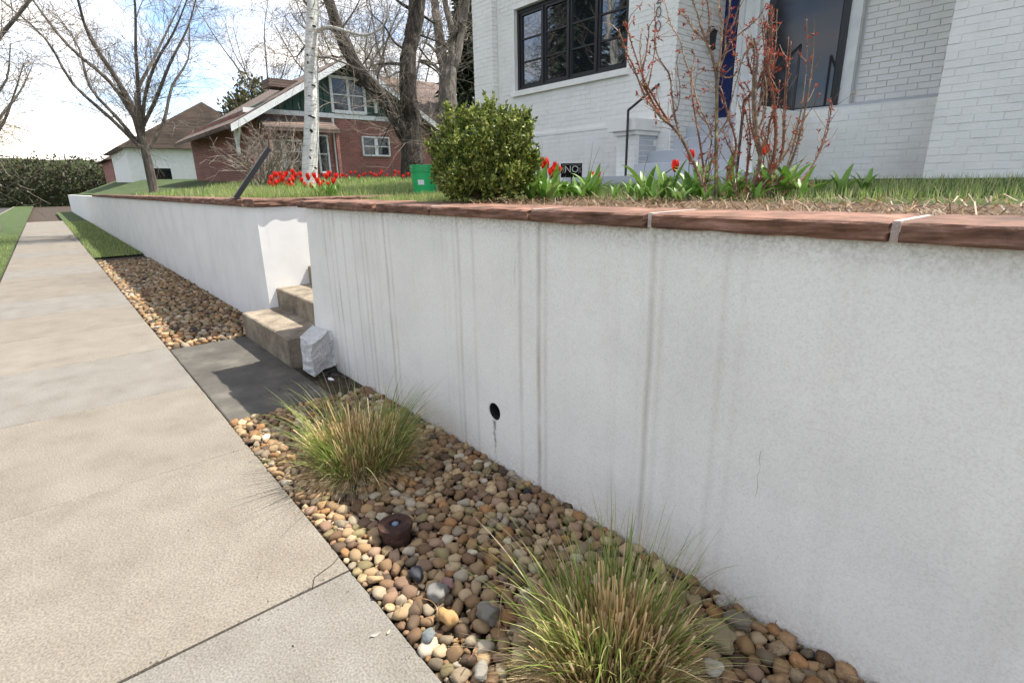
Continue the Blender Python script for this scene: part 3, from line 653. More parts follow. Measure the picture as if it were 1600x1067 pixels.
# sill of upright bricks
ns = 22
for k in range(ns):
    a = wx0-.045+(wx1-wx0+.09)*k/ns; b = wx0-.045+(wx1-wx0+.09)*(k+1)/ns
    o = MB(); o.box((a+.001, HY-.05, wz0-.085), (b-.001, HY+.14, wz0-.004)); o.build('sill_brick', M['whitebrick'], house)
# black casement window: four lights, three panes each
def window(parent, x0, x1, z0, z1, y, nl=4, rows=3):
    w = MB(); d0, d1 = y+.07, y+.13; fr = .055
    w.box((x0, d0, z0), (x0+fr, d1, z1)); w.box((x1-fr, d0, z0), (x1, d1, z1)); w.box((x0+fr, d0, z0), (x1-fr, d1, z0+fr)); w.box((x0+fr, d0, z1-fr*1.3), (x1-fr, d1, z1))
    wf = w.build('window', M['blackframe'], parent)
    wi = (x1-x0-2*fr)/nl
    for k in range(nl):
        a = x0+fr+k*wi; b = a+wi; sash = MB(); s_ = .04; e0, e1 = y+.082, y+.122
        if k: sash.box((a-.012, d0-.006, z0+fr), (a+.012, d1, z1-fr*1.3))
        a += .013; b -= .013
        sash.box((a, e0, z0+fr), (a+s_, e1, z1-fr*1.3)); sash.box((b-s_, e0, z0+fr), (b, e1, z1-fr*1.3)); sash.box((a+s_, e0, z0+fr), (b-s_, e1, z0+fr+s_)); sash.box((a+s_, e0, z1-fr*1.3-s_), (b-s_, e1, z1-fr*1.3))
        hh = (z1-fr*1.3-s_)-(z0+fr+s_)
        for r in range(1, rows): zc_ = z0+fr+s_+hh*r/rows; sash.box((a+s_, e0+.004, zc_-.011), (b-s_, e1-.004, zc_+.011))
        sash.build('sash', M['blackframe'], wf)
        for r in range(rows):
            za = z0+fr+s_+hh*r/rows+.011; zb = z0+fr+s_+hh*(r+1)/rows-.011; t = random.uniform(-.004, .004)
            pn = MB(); pn.add([(a+s_, y+.106, za), (b-s_, y+.106+t, za), (b-s_, y+.106+t*.5, zb), (a+s_, y+.106, zb)], [(0, 1, 2, 3)]); pn.build('pane', M['glass'], wf)
    return wf
window(house, wx0, wx1, wz0, wz1, HY)
window(house, -.2, 1.6, 2.9, 4.4, HY, 3, 3)
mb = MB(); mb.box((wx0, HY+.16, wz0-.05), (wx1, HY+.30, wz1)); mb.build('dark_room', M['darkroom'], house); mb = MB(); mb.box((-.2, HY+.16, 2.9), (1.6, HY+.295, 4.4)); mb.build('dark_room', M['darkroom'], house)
for (xa, xb) in ((wx0-.030, wx0-.0008), (wx1+.0008, wx1+.030)): mb = MB(); mb.box((xa, HY-.002, wz0-.003), (xb, HY+.068, wz1-.013)); mb.build('window_jamb', M['whitebrick'], house)
# reveals (plaster returns)
mb = MB(); mb.box((wx0-.001, HY-.006, wz1-.012), (wx1+.001, HY+.07, wz1+.02)); mb.build('lintel', M['whitebrick'], house)
# roof
rf = MB(); rf.poly_prism([(HL-.4, HY-.5, TOP), (HL-.4, 15, TOP), (HL-.4, 10.5, TOP+2.2)], (5.4-HL+.4, 0, 0)); rf.build('roof', M['shingle'], house)
mb = MB(); mb.box((HL+.3, 13.7, .9), (5, 14, TOP)); mb.box((4.7, 6.81, .9), (5, 13.69, TOP)); mb.build('rear_wall', M['whitebrick2'], house)
# digits on the corner pier
def text_mesh(txt, size, ext, mat, name, font_off=0):
    c = bpy.data.curves.new(name, 'FONT'); c.body = txt; c.size = size; c.extrude = ext; c.align_x = 'CENTER'; c.offset = font_off
    o = bpy.data.objects.new('t', c); COL.objects.link(o); dg = bpy.context.evaluated_depsgraph_get(); me = bpy.data.meshes.new_from_object(o.evaluated_get(dg)); bpy.data.objects.remove(o)
    me.materials.clear(); me.materials.append(mat); me.name = name; return me
def ring_digit(w, h, t):
    q = MB(); n_ = 28; pts = [(w/2*math.cos(2*math.pi*k/n_), 0, h/2*math.sin(2*math.pi*k/n_)) for k in range(n_+1)]; q.tube(pts, t, 6, cap=False); return q
for (ch, px, py) in (('2', 1029.5, -2.5), ('0', 1029, 19.2), ('0', 1028.2, 41.0)):
    p = hy(px, py, HY-.012)
    if ch == '0': q = ring_digit(.068, .115, .0055)
    else:
        q = MB(); pts = [(-.032, 0, .028), (-.024, 0, .046), (0, 0, .056), (.024, 0, .046), (.031, 0, .025), (.018, 0, -.005), (-.012, 0, -.035), (-.034, 0, -.055), (.0, 0, -.055), (.036, 0, -.055)]; q.tube(pts, .0055, 6)
    o = q.build('house_number', M['black'], off=(0, 0, 0)); o.parent = house; o.location = p-Vector((-6, HY, 1.5)); o['label'] = 'thin black numeral ' + ch

# stoop: pier with stepped cap, painted steps
stoop = empty('porch_stoop', (-4, 6, 1.5)); tag(stoop, 'pale grey painted porch steps beside a white pier with a stepped cap', 'steps')
SX = -4.54
pm = MB(); pm.box((SX-.28, 6.0035, 1.5), (SX-.0035, HY-.03, 2.19)); pm.build('pier_core', M['whitebrick2'], stoop)
z = 1.66; k = 0
while z < 2.17:
    zt = min(z+CH-BJ, 2.18)
    for (a, b) in (((SX-.29, SX-.10), (SX-.09, SX)) if k % 2 else ((SX-.29, SX-.20), (SX-.19, SX))):
        q = MB(); q.box((a, 6.0, z), (b, 6.09, zt)); q.build('brick', M['whitebrick'], stoop)
    for (a, b) in (((6.099, 6.29), (6.299, HY-.035)) if k % 2 else ((6.099, 6.20), (6.209, 6.41))):
        q = MB(); q.box((SX-.05, a, z), (SX, b, zt)); q.build('brick', M['greypaint_shade'] if z < 2.3 else M['whitebrick'], stoop)  # side of the white pier: porch shade painted into the brick colour
    z += CH; k += 1
q = MB(); q.box((SX-.335, 5.965, 2.185), (SX+.03, HY-.03, 2.235)); q.build('lower_cap', M['whitebrick'], stoop)
q = MB(); q.box((SX-.39, 5.92, 2.238), (SX+.06, HY-.032, 2.375)); q.build('upper_cap', M['whitebrick'], stoop)
tops = [1.825, 1.985, 2.14, 2.295, 2.40]; fr_ = [6.0, 6.28, 6.57, 6.86, 7.14]
for k in range(5):
    x0_ = SX+.002 if fr_[k] < HY else HX+.002
    me = rough_slab(x0_, -3.2 if k < 4 else -1.52, fr_[k], 7.68 if k == 4 else fr_[k+1]+.1, 1.5, tops[k], bevel=.01, amp=.002, seed=80+k); me.materials.append(M['greypaint_shade'])
    o = link('tread', me); o.parent = stoop; o.location = (4, -6, -1.5)
q = MB(); q.box((-3.198, 6.0, 1.5), (-2.95, 7.13, 2.36)); q.build('side_pier', M['whitebrick'], stoop)
q = MB(); q.box((-2.948, 7.1315, 1.48), (-1.503, 7.15, 2.375)); q.build('parapet_face', M['whitebrick2'], stoop)
q = MB(); q.box((-5.35, 5.55, 1.45), (-2.9, 5.998, 1.672)); q.build('foot_slab', M['greypaint_shade'], stoop)

# porch back wall: blue door, white casing, dark arched screen
q = MB(); q.box((HX+.004, 7.60, 2.405), (-4.09, 7.66, 4.40))
dr = q.build('door', M['blue'], house); dr['label'] = 'narrow deep blue door leaf'
for (z0, z1) in ((2.55, 3.25), (3.4, 4.25)): q = MB(); q.box((HX+.05, 7.585, z0), (-4.14, 7.599, z1)); q.build('door_panel', M['blue'], dr)
q = MB(); q.box((-4.088, 7.52, 2.402), (-4.02, 7.68, 4.5)); q.box((-4.018, 7.56, 2.402), (-3.86, 7.68, 4.5)); q.box((-3.858, 7.50, 2.402), (-3.80, 7.68, 4.5)); q.build('door_casing', M['whitepaint'], house)
q = MB(); q.box((-3.798, 7.58, 2.402), (-2.62, 7.66, 4.44)); q.build('entry_surround', M['whitepaint'], house)
arch = [(-3.70, 2.42), (-2.74, 2.42), (-2.74, 3.75)]+[(-3.22+.48*math.cos(t), 3.75+.45*math.sin(t)) for t in [math.pi*i/16 for i in range(1, 16)]]+[(-3.70, 3.75)]
q = MB(); q.poly_prism([(x, 7.545, z) for x, z in arch], (0, .033, 0)); sd = q.build('screen_door', M['blackframe'], house); sd['label'] = 'black arched screen door'
q = MB(); q.poly_prism([(x*.84-3.22*.16, 7.535, z*.9+.28) for x, z in arch], (0, .008, 0)); q.build('screen_glass', M['oldglass'], sd)
# wall lantern on the recess side
lp = hx(1114, 62, HX+.09)
q = MB(); q.tube([(HX, lp.y, lp.z+.05), (HX+.04, lp.y, lp.z+.16), (HX+.09, lp.y, lp.z+.15)], .008, 6); q.lathe([(.0, .14), (.05, .10), (.062, .09), (.05, .08), (.04, -.10), (.055, -.11), (.0, -.14)], 6, (HX+.09, lp.y, lp.z)); q.build('wall_lantern', M['black'], house)

# hand rails
def rail(label, pts2, posts, r=.017):
    e = empty('handrail', posts[0][0]); tag(e, label, 'handrail')
    q = MB(); q.tube(pts2, r, 8); q.build('rail', M['black'], e)
    for a, b in posts: q = MB(); q.tube([a, b], r*.95, 8); q.build('post', M['black'], e)
    return e
rx = -4.60
a = hx(976.3, 284, rx); b = hx(981.6, 172.8, rx); yy = 5.88
A0 = hy(976.3, 284, yy); A1 = hy(981.6, 172.8, yy)
B1 = hx(1070, 98, A1.x); B1.y = min(B1.y, 8); B0 = Vector((B1.x, B1.y, 2.14))
rail('black handrail bent at its foot, left of the porch steps', [A1, B1], [(Vector((A1.x, A1.y, 1.56)), A1), (B0, B1)])
C0 = hy(1151, 280, 5.88); C1 = hy(1163, 158, 5.88); dv = B1-A1
rail('black handrail behind the rose canes, right of the porch steps', [C1, C1+dv], [(Vector((C1.x-.01, C1.y, 1.56)), C1), (Vector(((C1+dv).x, (C1+dv).y, 2.1)), C1+dv)])
# stair rail beyond the far wall, just showing at the left
D1 = hx(420, 232, -7.0); D0 = hx(400, 262, -7.0); dd = (D1-D0).normalized(); low = D0-dd*((D0.z-1.50)/dd.z)
hr = empty('handrail', low); tag(hr, 'short black metal rail slanting up from the coping at the left edge', 'handrail')
L_ = (D1-low).length; rm = dd.to_track_quat('Y', 'Z').to_matrix(); q = MB(); q.box((-.022, 0, -.027), (.022, L_, .027)); q.v = [tuple(rm@Vector(p)+low) for p in q.v]; q.build('rail', M['black'], hr)
q = MB(); q.box((low.x-.05, low.y-.05, 1.490), (low.x+.05, low.y+.05, 1.503)); q.build('base_plate', M['black'], hr)
print('leaning rail', low, D1)

# ================================================================ RED BRICK HOUSE (next lot)
GX = -21.0
rh = empty('red_brick_house', (GX, 8, 1.6)); tag(rh, 'red brick bungalow with a dark green gable and brown shingle roof', 'house')
P_ = lambda px, py, x=GX: hx(px, py, x)
apex = P_(533, 98); belt = (P_(421, 173).z+P_(607, 190.4).z)/2
eR = P_(687, 207); apy = apex.y; slopeR = (apex.z-eR.z)/(eR.y-apex.y); eL = P_(400, 183); slopeL = (apex.z-eL.z)/(apex.y-eL.y)
hw = max(eR.y-apy, 1)-.5
print('gable', apex, eR, eL, belt, slopeR, slopeL)
sl_ = (slopeR+slopeL)/2; yR = apy+hw; yL = apy-hw
q = MB(); q.box((GX-9, yL, 1.2), (GX, yR, belt)); q.build('brick_wall', M['redbrick'], rh)
q = MB(); zt = lambda y: apex.z-sl_*abs(y-apy)-.18
q.poly_prism([(GX-.01, yL, belt+.002), (GX-.01, yR, belt+.002), (GX-.01, yR, max(zt(yR), belt+.01)), (GX-.01, apy, apex.z-.2), (GX-.01, yL, max(zt(yL), belt+.01))], (-8.9, 0, 0)); q.build('gable', M['greensiding'], rh)
nb_ = 26
for k in range(nb_):      # vertical boards of the gable
    ya = yL+(yR-yL)*k/nb_+.02; yb = yL+(yR-yL)*(k+1)/nb_-.02; za = max(zt(ya), belt+.05); zb = max(zt(yb), belt+.05)
    q = MB(); q.poly_prism([(GX, ya, belt+.10), (GX, yb, belt+.10), (GX, yb, zb), (GX, ya, za)], (.022, 0, 0)); q.build('gable_board', M['greensiding'], rh)
q = MB(); q.box((GX+.002, yL, belt-.06), (GX+.07, yR, belt+.10)); q.build('belt_board', M['whitepaint'], rh)
OV = .75
for sgn in (-1, 1):
    ye = apy+sgn*(hw+.65); ze = apex.z-sl_*(hw+.65); cz = Vector((0, 0, .0))
    q = MB(); q.poly_prism([(GX+OV, apy, apex.z), (GX+OV, ye, ze), (GX+OV, ye, ze+.14), (GX+OV, apy, apex.z+.14)], (-10, 0, 0)); rf = q.build('roof', M['shingle'], rh)
    q = MB(); q.poly_prism([(GX+OV+.04, apy, apex.z-.12), (GX+OV+.04, ye, ze-.12), (GX+OV+.04, ye, ze+.10), (GX+OV+.04, apy, apex.z+.10)], (-.038, 0, 0)); q.build('barge_board', M['whitepaint'], rf)
    for t in (.28, .93):
        y = apy+sgn*(hw+.65)*t; z = apex.z-sl_*(hw+.65)*t-.03
        q = MB(); q.tube([(GX+.03, y, z-.75), (GX+OV-.1, y, z-.06)], .05, 4); q.box((GX+.02, y-.05, z-.95), (GX+.12, y+.05, z-.1)); q.build('eave_bracket', M['whitepaint'], rh)
# low eyebrow vent on the near roof slope
vp_ = P_(440, 126, GX-1.5); q = MB(); q.box((vp_.x-.4, vp_.y-.6, vp_.z-.3), (vp_.x+.4, vp_.y+.6, vp_.z-.02)); q.build('roof_vent', M['shingle'], rh)
def rwin(px0, py0, px1, py1, cols=2, rows=2, fr=.09, name='window', mull=.045):
    a = P_(px0, py1); b_ = P_(px1, py0); y0, y1 = a.y, b_.y; z0, z1 = a.z, b_.z
    w = MB(); x0, x1 = GX+.025, GX+.10
    w.box((x0, y0-fr, z0-fr), (x1, y0, z1+fr)); w.box((x0, y1, z0-fr), (x1, y1+fr, z1+fr)); w.box((x0, y0, z1), (x1, y1, z1+fr)); w.box((x0, y0, z0-fr*1.2), (x1+.03, y1, z0))
    wf = w.build(name, M['whitepaint'], rh); mm_ = MB()
    for c in range(1, cols): y = y0+(y1-y0)*c/cols; mm_.box((x0, y-mull, z0), (x1-.01, y+mull, z1))
    for r in range(1, rows): z = z0+(z1-z0)*r/rows; mm_.box((x0, y0, z-.02), (x1-.02, y1, z+.02))
    mm_.build('muntins', M['whitepaint'], wf)
    for c in range(cols):
        for r in range(rows):
            ya, yb = y0+(y1-y0)*c/cols, y0+(y1-y0)*(c+1)/cols; za, zb = z0+(z1-z0)*r/rows, z0+(z1-z0)*(r+1)/rows
            p = MB(); t = random.uniform(-.01, .01); p.add([(x0+.012, ya, za), (x0+.012+t, yb, za), (x0+.012+t, yb, zb), (x0+.012, ya, zb)], [(0, 1, 2, 3)]); p.build('pane', M['oldglass'], wf)
rwin(521, 128, 564, 172, 2, 2, .10)
rwin(568, 217, 605, 242, 2, 2, .05, mull=.07)
rwin(502, 214, 508, 268, 1, 2, .06)
rwin(423, 222, 441, 268, 1, 3, .06)
rwin(446, 222, 468, 268, 1, 3, .06)
# little porch roof over the ground floor windows
pa = P_(400, 205); pb = P_(514, 205); q = MB()
q.poly_prism([(GX+.03, pa.y, belt-.10), (GX+1.0, pa.y, belt-.55), (GX+1.0, pa.y, belt-.68), (GX+.03, pa.y, belt-.30)], (0, pb.y-pa.y, 0)); q.build('porch_roof', M['shingle'], rh)
for y in (pa.y+.1, pb.y-.15): q = MB(); q.box((GX+.82, y, 1.5), (GX+.94, y+.12, belt-.66)); q.build('porch_post', M['redbrick'], rh)
q = MB(); dsp = P_(520, 200); q.tube([(GX+.06, dsp.y, 1.6), (GX+.06, dsp.y, belt-.08)], .05, 8); q.build('downpipe', M['whitepaint'], rh)
# rear cross wing with its own brown roof
R0, R1, E1 = P_(592, 119, GX-5), P_(690, 131, GX-5), P_(742, 196, GX-.5); zR = (R0.z+R1.z)/2; yE = E1.y; zE = E1.z
wr = MB(); y0_ = apy+.8
wr.add([(GX-.5, y0_, zE), (GX-.5, yE, zE), (GX-5, R1.y, zR), (GX-5, y0_, zR), (GX-9.5, yE, zE), (GX-9.5, y0_, zE)], [(0, 1, 2, 3), (1, 4, 2), (4, 5, 3, 2), (0, 3, 5), (0, 5, 4, 1)]); wr.build('wing_roof', M['shingle'], rh); print('wing', R0, R1, E1)
q = MB(); q.box((GX-9, yR+.01, 1.2), (GX-1, yE-.5, zE-.01)); q.build('wing_wall', M['redbrick'], rh)

# ---- further houses down the street (left, beyond the red one)
def far_house(x, y0, y1, z1, hr_, wallm, label):
    e = empty('house', (x, (y0+y1)/2, 1.2)); tag(e, label, 'house')
    q = MB(); q.box((x-10, y0, .5), (x, y1, z1)); q.build('wall', wallm, e)
    q = MB(); ym = (y0+y1)/2; q.poly_prism([(x+.5, y0-.6, z1+.01), (x+.5, y1+.6, z1+.01), (x+.5, ym, z1+hr_)], (-11, 0, 0)); q.build('roof', M['shingle'], e)
    for (ya, za) in ((y0+1.2, 1.9), (y1-2.6, 1.9)):
        q = MB(); q.box((x+.003, ya, za), (x+.05, ya+1.3, za+1.3)); f_ = q.build('window', M['whitepaint'], e); q = MB(); q.box((x+.051, ya+.1, za+.1), (x+.056, ya+1.2, za+1.2)); q.build('pane', M['glass'], f_)
far_house(-46, 5, 15, 4.4, 3.2, M['whitebrick2'], 'pale house far down the street, beyond the red brick bungalow')
far_house(-68, 6, 16, 4.6, 3.4, M['redbrick'], 'farthest brick house down the street')

def ico(sub):
    bm = bmesh.new(); bmesh.ops.create_icosphere(bm, subdivisions=sub, radius=1); V = np.array([v.co[:] for v in bm.verts]); F = np.array([[v.index for v in f.verts] for f in bm.faces]); bm.free(); return V, F
# ================================================================ TREES
def bez(pts, n=4):
    """Catmull-Rom through points"""
    P = [Vector(p) for p in pts]; P = [P[0]*2-P[1]]+P+[P[-1]*2-P[-2]]; out = []
    for i in range(1, len(P)-2):
        for k in range(n):
            t = k/n; out.append(.5*((2*P[i])+(-P[i-1]+P[i+1])*t+(2*P[i-1]-5*P[i]+4*P[i+1]-P[i+2])*t*t+(-P[i-1]+3*P[i]-3*P[i+1]+P[i+2])*t**3))
    out.append(P[-2]); return out
def limb(mb, pts, r0, r1, n=10, jit=.12, sub=4, wob=.0):
    C = bez(pts, sub)
    if wob: C = [c+Vector((noise.noise(c*1.3), noise.noise(c*1.3+Vector((9, 0, 0))), 0))*wob for c in C]
    mb.tube(C, [r0+(r1-r0)*i/(len(C)-1) for i in range(len(C))], n, jit=jit); return C
def rdir(): v = Vector((random.gauss(0, 1), random.gauss(0, 1), random.gauss(0, 1))); return v.normalized()
def twig(mb, p, d, L, r, depth, droop=.0, spread=.75, seg=4, kids=(2, 4), minr=.0016):
    pts = [p.copy()]; q = p.copy(); dd = d.normalized()
    for i in range(seg):
        dd = (dd+rdir()*.22+Vector((0, 0, -droop if depth < 2 else .04))).normalized(); q = q+dd*L/seg; pts.append(q.copy())
    mb.tube(pts, [max(minr, r*(1-.65*i/seg)) for i in range(seg+1)], 5 if r > .02 else 3, cap=False)
    if depth <= 0: return
    for k in range(random.randint(*kids)):
        i = random.randint(1, seg); b = pts[i]; dn = (dd+rdir()*spread).normalized()
        twig(mb, b, dn, L*random.uniform(.5, .75), max(minr, r*.5), depth-1, droop, spread, seg, kids, minr)
def sprout(mb, C, n, L, r, depth, up=.3, t0=.2, **kw):
    for k in range(n):
        i = random.randint(int(t0*(len(C)-1)), len(C)-1); t = (C[min(i+1, len(C)-1)]-C[max(0, i-1)]).normalized()
        d = (rdir()+t*.35+Vector((0, 0, up))).normalized(); twig(mb, C[i], d, L*random.uniform(.6, 1.2), r*random.uniform(.6, 1.2), depth, **kw)
def D(px, py, d): return dep(px, py, d)

# big dark elm in front of the red house
d = 17.0
elm = empty('elm_tree', D(643, 275, d)); tag(elm, 'big bare dark-barked tree forking low in front of the red house', 'tree')
gz = g(D(643, 275, d).x, D(643, 275, d).y)
tr = MB(); base = D(643, 278, d); base.z = gz-.1
C0_ = limb(tr, [base, D(644, 255, d), D(643, 225, d), D(643, 200, d)], .37, .30, 14, .10); tr.build('trunk', M['bark'], elm)
C1_, C2_ = None, None
q = MB(); C1_ = limb(q, [D(644, 215, d), D(646, 190, d), D(639, 160, d-.2), D(637, 120, d-.3), D(638, 88, d-.3), D(644, 60, d-.3), D(652, 25, d-.4), D(657, -20, d-.5), D(668, -90, d-.6)], .30, .19, 14, .12)
C1b = limb(q, [D(640, 55, d-.3), D(645, 10, d-.1), D(640, -50, d)], .17, .10, 10, .12)
q.build('limb', M['bark'], elm)
q = MB(); C2_ = limb(q, [D(636, 215, d), D(622, 190, d-.2), D(606, 162, d-.3), D(585, 140, d-.5), D(560, 110, d-.7), D(543, 80, d-.8), D(530, 50, d-.9), D(517, 12, d-1.), D(506, -25, d-1.1), D(490, -90, d-1.2)], .26, .13, 12, .14)
q.build('limb', M['bark'], elm)
branches = []
def br(pts, r0, r1, dd, n=7, store=None, mat='bark', par=None):
    q = MB(); C = limb(q, [D(*p, dd+(.12*i if dd > 5 else 0)) for i, p in enumerate(pts)], r0, r1, n, .1, 3); q.build('branch', M[mat], par or elm); branches.append(C); return C
B = [br([(637, 82), (615, 65), (600, 40), (583, 25), (572, 8)], .045, .012, d), br([(636, 102), (612, 100), (590, 101), (572, 108)], .06, .012, d),
     br([(637, 105), (625, 112), (612, 118), (600, 126)], .03, .008, d), br([(656, 55), (675, 62), (692, 70), (706, 84)], .035, .012, d),
     br([(654, 95), (668, 102), (682, 112), (690, 122)], .045, .012, d), br([(655, 75), (668, 92), (678, 100), (692, 99)], .03, .01, d),
     br([(642, 15), (625, 5), (612, -8)], .06, .03, d), br([(655, 20), (668, 30), (680, 37)], .05, .03, d), br([(596, 150), (590, 120), (600, 95), (598, 60), (605, 20)], .035, .01, d),
     br([(560, 110), (575, 90), (585, 70), (600, 62)], .03, .008, d-.6), br([(545, 85), (530, 90), (516, 88), (500, 98)], .035, .01, d-.8), br([(530, 50), (545, 30), (560, 5), (566, -20)], .035, .012, d-.9),
     br([(530, 50), (510, 45), (492, 52), (470, 40), (455, 20)], .04, .01, d-.9), br([(605, 165), (625, 160), (640, 175), (655, 200)], .03, .008, d-.3), br([(630, 180), (610, 195), (600, 215), (592, 235)], .025, .006, d-.8), br([(655, 195), (670, 205), (690, 215), (680, 240)], .025, .006, d-.8)]
q = MB(); nS = 5
for C in B: sprout(q, C, 7, .9, .010, 2, .25, 0, minr=.0028)
sprout(q, C1_, 16, 1.3, .013, 2, .2, .0, minr=.0028); sprout(q, C2_, 44, 1.6, .014, 2, .3, 0, minr=.0032); sprout(q, C2_[:14], 46, .9, .008, 2, .1, 0, minr=.0025)
sprout(q, C1_[:12], 22, .8, .008, 2, .1, 0, minr=.0025)
o = q.build('twigs', M['twig'], elm); o['kind'] = 'stuff'

# second bare tree behind
d3 = 21.0
t3 = empty('bare_tree', D(700, 235, d3)); tag(t3, 'grey bare tree with forked trunk between the elm and the white house', 'tree')
q = MB(); b0 = D(703, 262, d3); b0.z = 1.5
limb(q, [b0, D(701, 190, d3), D(699, 140, d3), D(700, 108, d3)], .42, .33, 12, .12); q.build('trunk', M['greybark'], t3)
L3 = []
for pts, r0, r1 in (([(698, 118), (690, 85), (685, 45), (680, 12), (676, -25)], .24, .13), ([(701, 115), (707, 90), (708, 62), (705, 42), (697, 12), (692, -25)], .18, .10), ([(703, 125), (712, 95), (720, 55), (726, 25), (733, -20)], .20, .11), ([(708, 50), (716, 42), (722, 32)], .12, .10), ([(694, 105), (684, 85), (672, 72), (660, 66)], .08, .03), ([(694, 120), (680, 104), (665, 96), (655, 94)], .07, .03)):
    q = MB(); L3.append(limb(q, [D(*p, d3+random.uniform(-.3, .3)) for p in pts], r0, r1, 9, .14)); q.build('limb', M['greybark'], t3)
q = MB()
for C in L3: sprout(q, C, 16, 1.5, .016, 2, .2, 0, minr=.0035)
tc_ = [D(700, 190+4*k, d3) for k in range(8)]; sprout(q, tc_, 34, 1.2, .011, 2, .1, 0, minr=.003)
o = q.build('twigs', M['twig'], t3); o['kind'] = 'stuff'

# birch close behind the coping
db = 10.2
bi = empty('birch_tree', D(484, 290, db)); tag(bi, 'slim white-barked birch trunk rising from the tulips', 'tree')
q = MB(); b0 = D(483, 296, db); b0.z = g(b0.x, b0.y)-.05
CB = limb(q, [b0, D(484, 262, db), D(486, 220, db), D(487, 170, db), D(486, 110, db), D(487, 60, db), D(489, 20, db), D(489, -20, db), D(490, -90, db), D(492, -190, db)], .150, .095, 20, .03, 5); tk = q.build('trunk', M['birch'], bi, smooth=True)
for (px, py, w, h) in ((486, 205, 5, 6), (484, 182, 7, 4), (483, 247, 6, 5), (483, 235, 8, 3), (481, 98, 3, 4), (489, 183, 5, 2), (492, 262, 4, 2), (483, 150, 5, 1.2), (489, 133, 6, 1), (485, 113, 6, 1), (490, 40, 5, 1), (486, 28, 5, 1), (488, 75, 4, 1), (480, 86, 3, 3)):
    p = dep(px, py, db-.135); rr_ = db/FPX; q = MB(); pts = []
    for k in range(10): t = 2*math.pi*k/10; pts.append(p+CR*math.cos(t)*w*.5*rr_+_up*math.sin(t)*h*.5*rr_)
    q.poly_prism(pts, -CF*-.06, 0); q.build('bark_knot', M['dark'], tk)
BB = []
for pts, r0, r1 in (([(489, 75), (492, 52), (503, 46), (516, 43), (530, 46), (550, 52), (574, 55), (598, 42), (606, 20), (603, -10)], .042, .012), ([(493, 90), (515, 91), (543, 101), (560, 109), (580, 112)], .022, .006), ([(481, 66), (472, 78), (464, 88), (452, 90)], .022, .006), ([(515, 45), (535, 65), (556, 82)], .014, .006), ([(489, 20), (475, 2), (460, -20)], .03, .012), ([(491, -10), (510, -30), (540, -40)], .03, .012)):
    q = MB(); BB.append(limb(q, [D(*p, db-.05*i) for i, p in enumerate(pts)], r0, r1, 8, .08, 4)); q.build('branch', M['greybark'] if r0 < .04 else mottled('pale_birch_branch', [(.3, (.30, .28, .24)), (.7, (.52, .50, .45))], 9, 5, .7, .2, 40, .004), bi)
q = MB()
for C in BB: sprout(q, C, 13, .8, .006, 2, .0, .25, minr=.0017)
sprout(q, [p for p in CB if p.z > 4.6], 46, 1.2, .010, 2, .1, .1, minr=.0017)
o = q.build('twigs', M['twig'], bi); o['kind'] = 'stuff'

def bare_tree(px, py, dd, H_, label, r=.15, nl=7, mat='greybark', tw=26, spread=.55, loc=None):
    b = D(px, py, dd) if loc is None else Vector(loc); b.z = g(b.x, b.y) if loc is None else loc[2]
    e = empty('bare_tree', b); tag(e, label, 'tree')
    q = MB(); top = b+Vector((random.uniform(-.3, .3), random.uniform(-.3, .3), H_*.35)); T = limb(q, [b-Vector((0, 0, .1)), b.lerp(top, .5)+rdir()*.05, top], r, r*.75, 9, .1); q.build('trunk', M[mat], e)
    tq = MB()
    for k in range(nl):
        a = 2*math.pi*k/nl+random.random(); dv_ = Vector((math.cos(a)*spread, math.sin(a)*spread, 1)).normalized(); s0 = T[random.randint(len(T)//2, len(T)-1)]
        q = MB(); pts = [s0]
        for j in range(4): pts.append(pts[-1]+(dv_+rdir()*.25).normalized()*H_*.17)
        C = limb(q, pts, r*.5, r*.12, 6, .1, 3); q.build('limb', M[mat], e); sprout(tq, C, tw, H_*.14, r*.07, 2, .3, .15, minr=max(.002, dd*.00018))
    o = tq.build('twigs', M['twig'], e); o['kind'] = 'stuff'; return e
bare_tree(432, 250, 34, 10, 'thin bare tree showing above the left end of the red house roof', .13, 7, tw=30)
bare_tree(560, 250, 36, 12, 'tall bare tree behind the green gable', .2, 8, tw=34)
bare_tree(620, 250, 40, 13, 'farthest bare tree, right of the gable peak', .2, 8, tw=34)
bare_tree(250, 300, 20, 8, 'bare street tree left of the red house', .16, 10, tw=40, loc=(-24, 3.2, 1.5))
bare_tree(0, 0, 26, 8, 'bare tree on the verge beside the street', .18, 9, tw=36, loc=(-19, -1.8, 0))
bare_tree(0, 0, 26, 8, 'second bare tree farther along the verge', .18, 9, tw=36, loc=(-33, -1.8, 0))

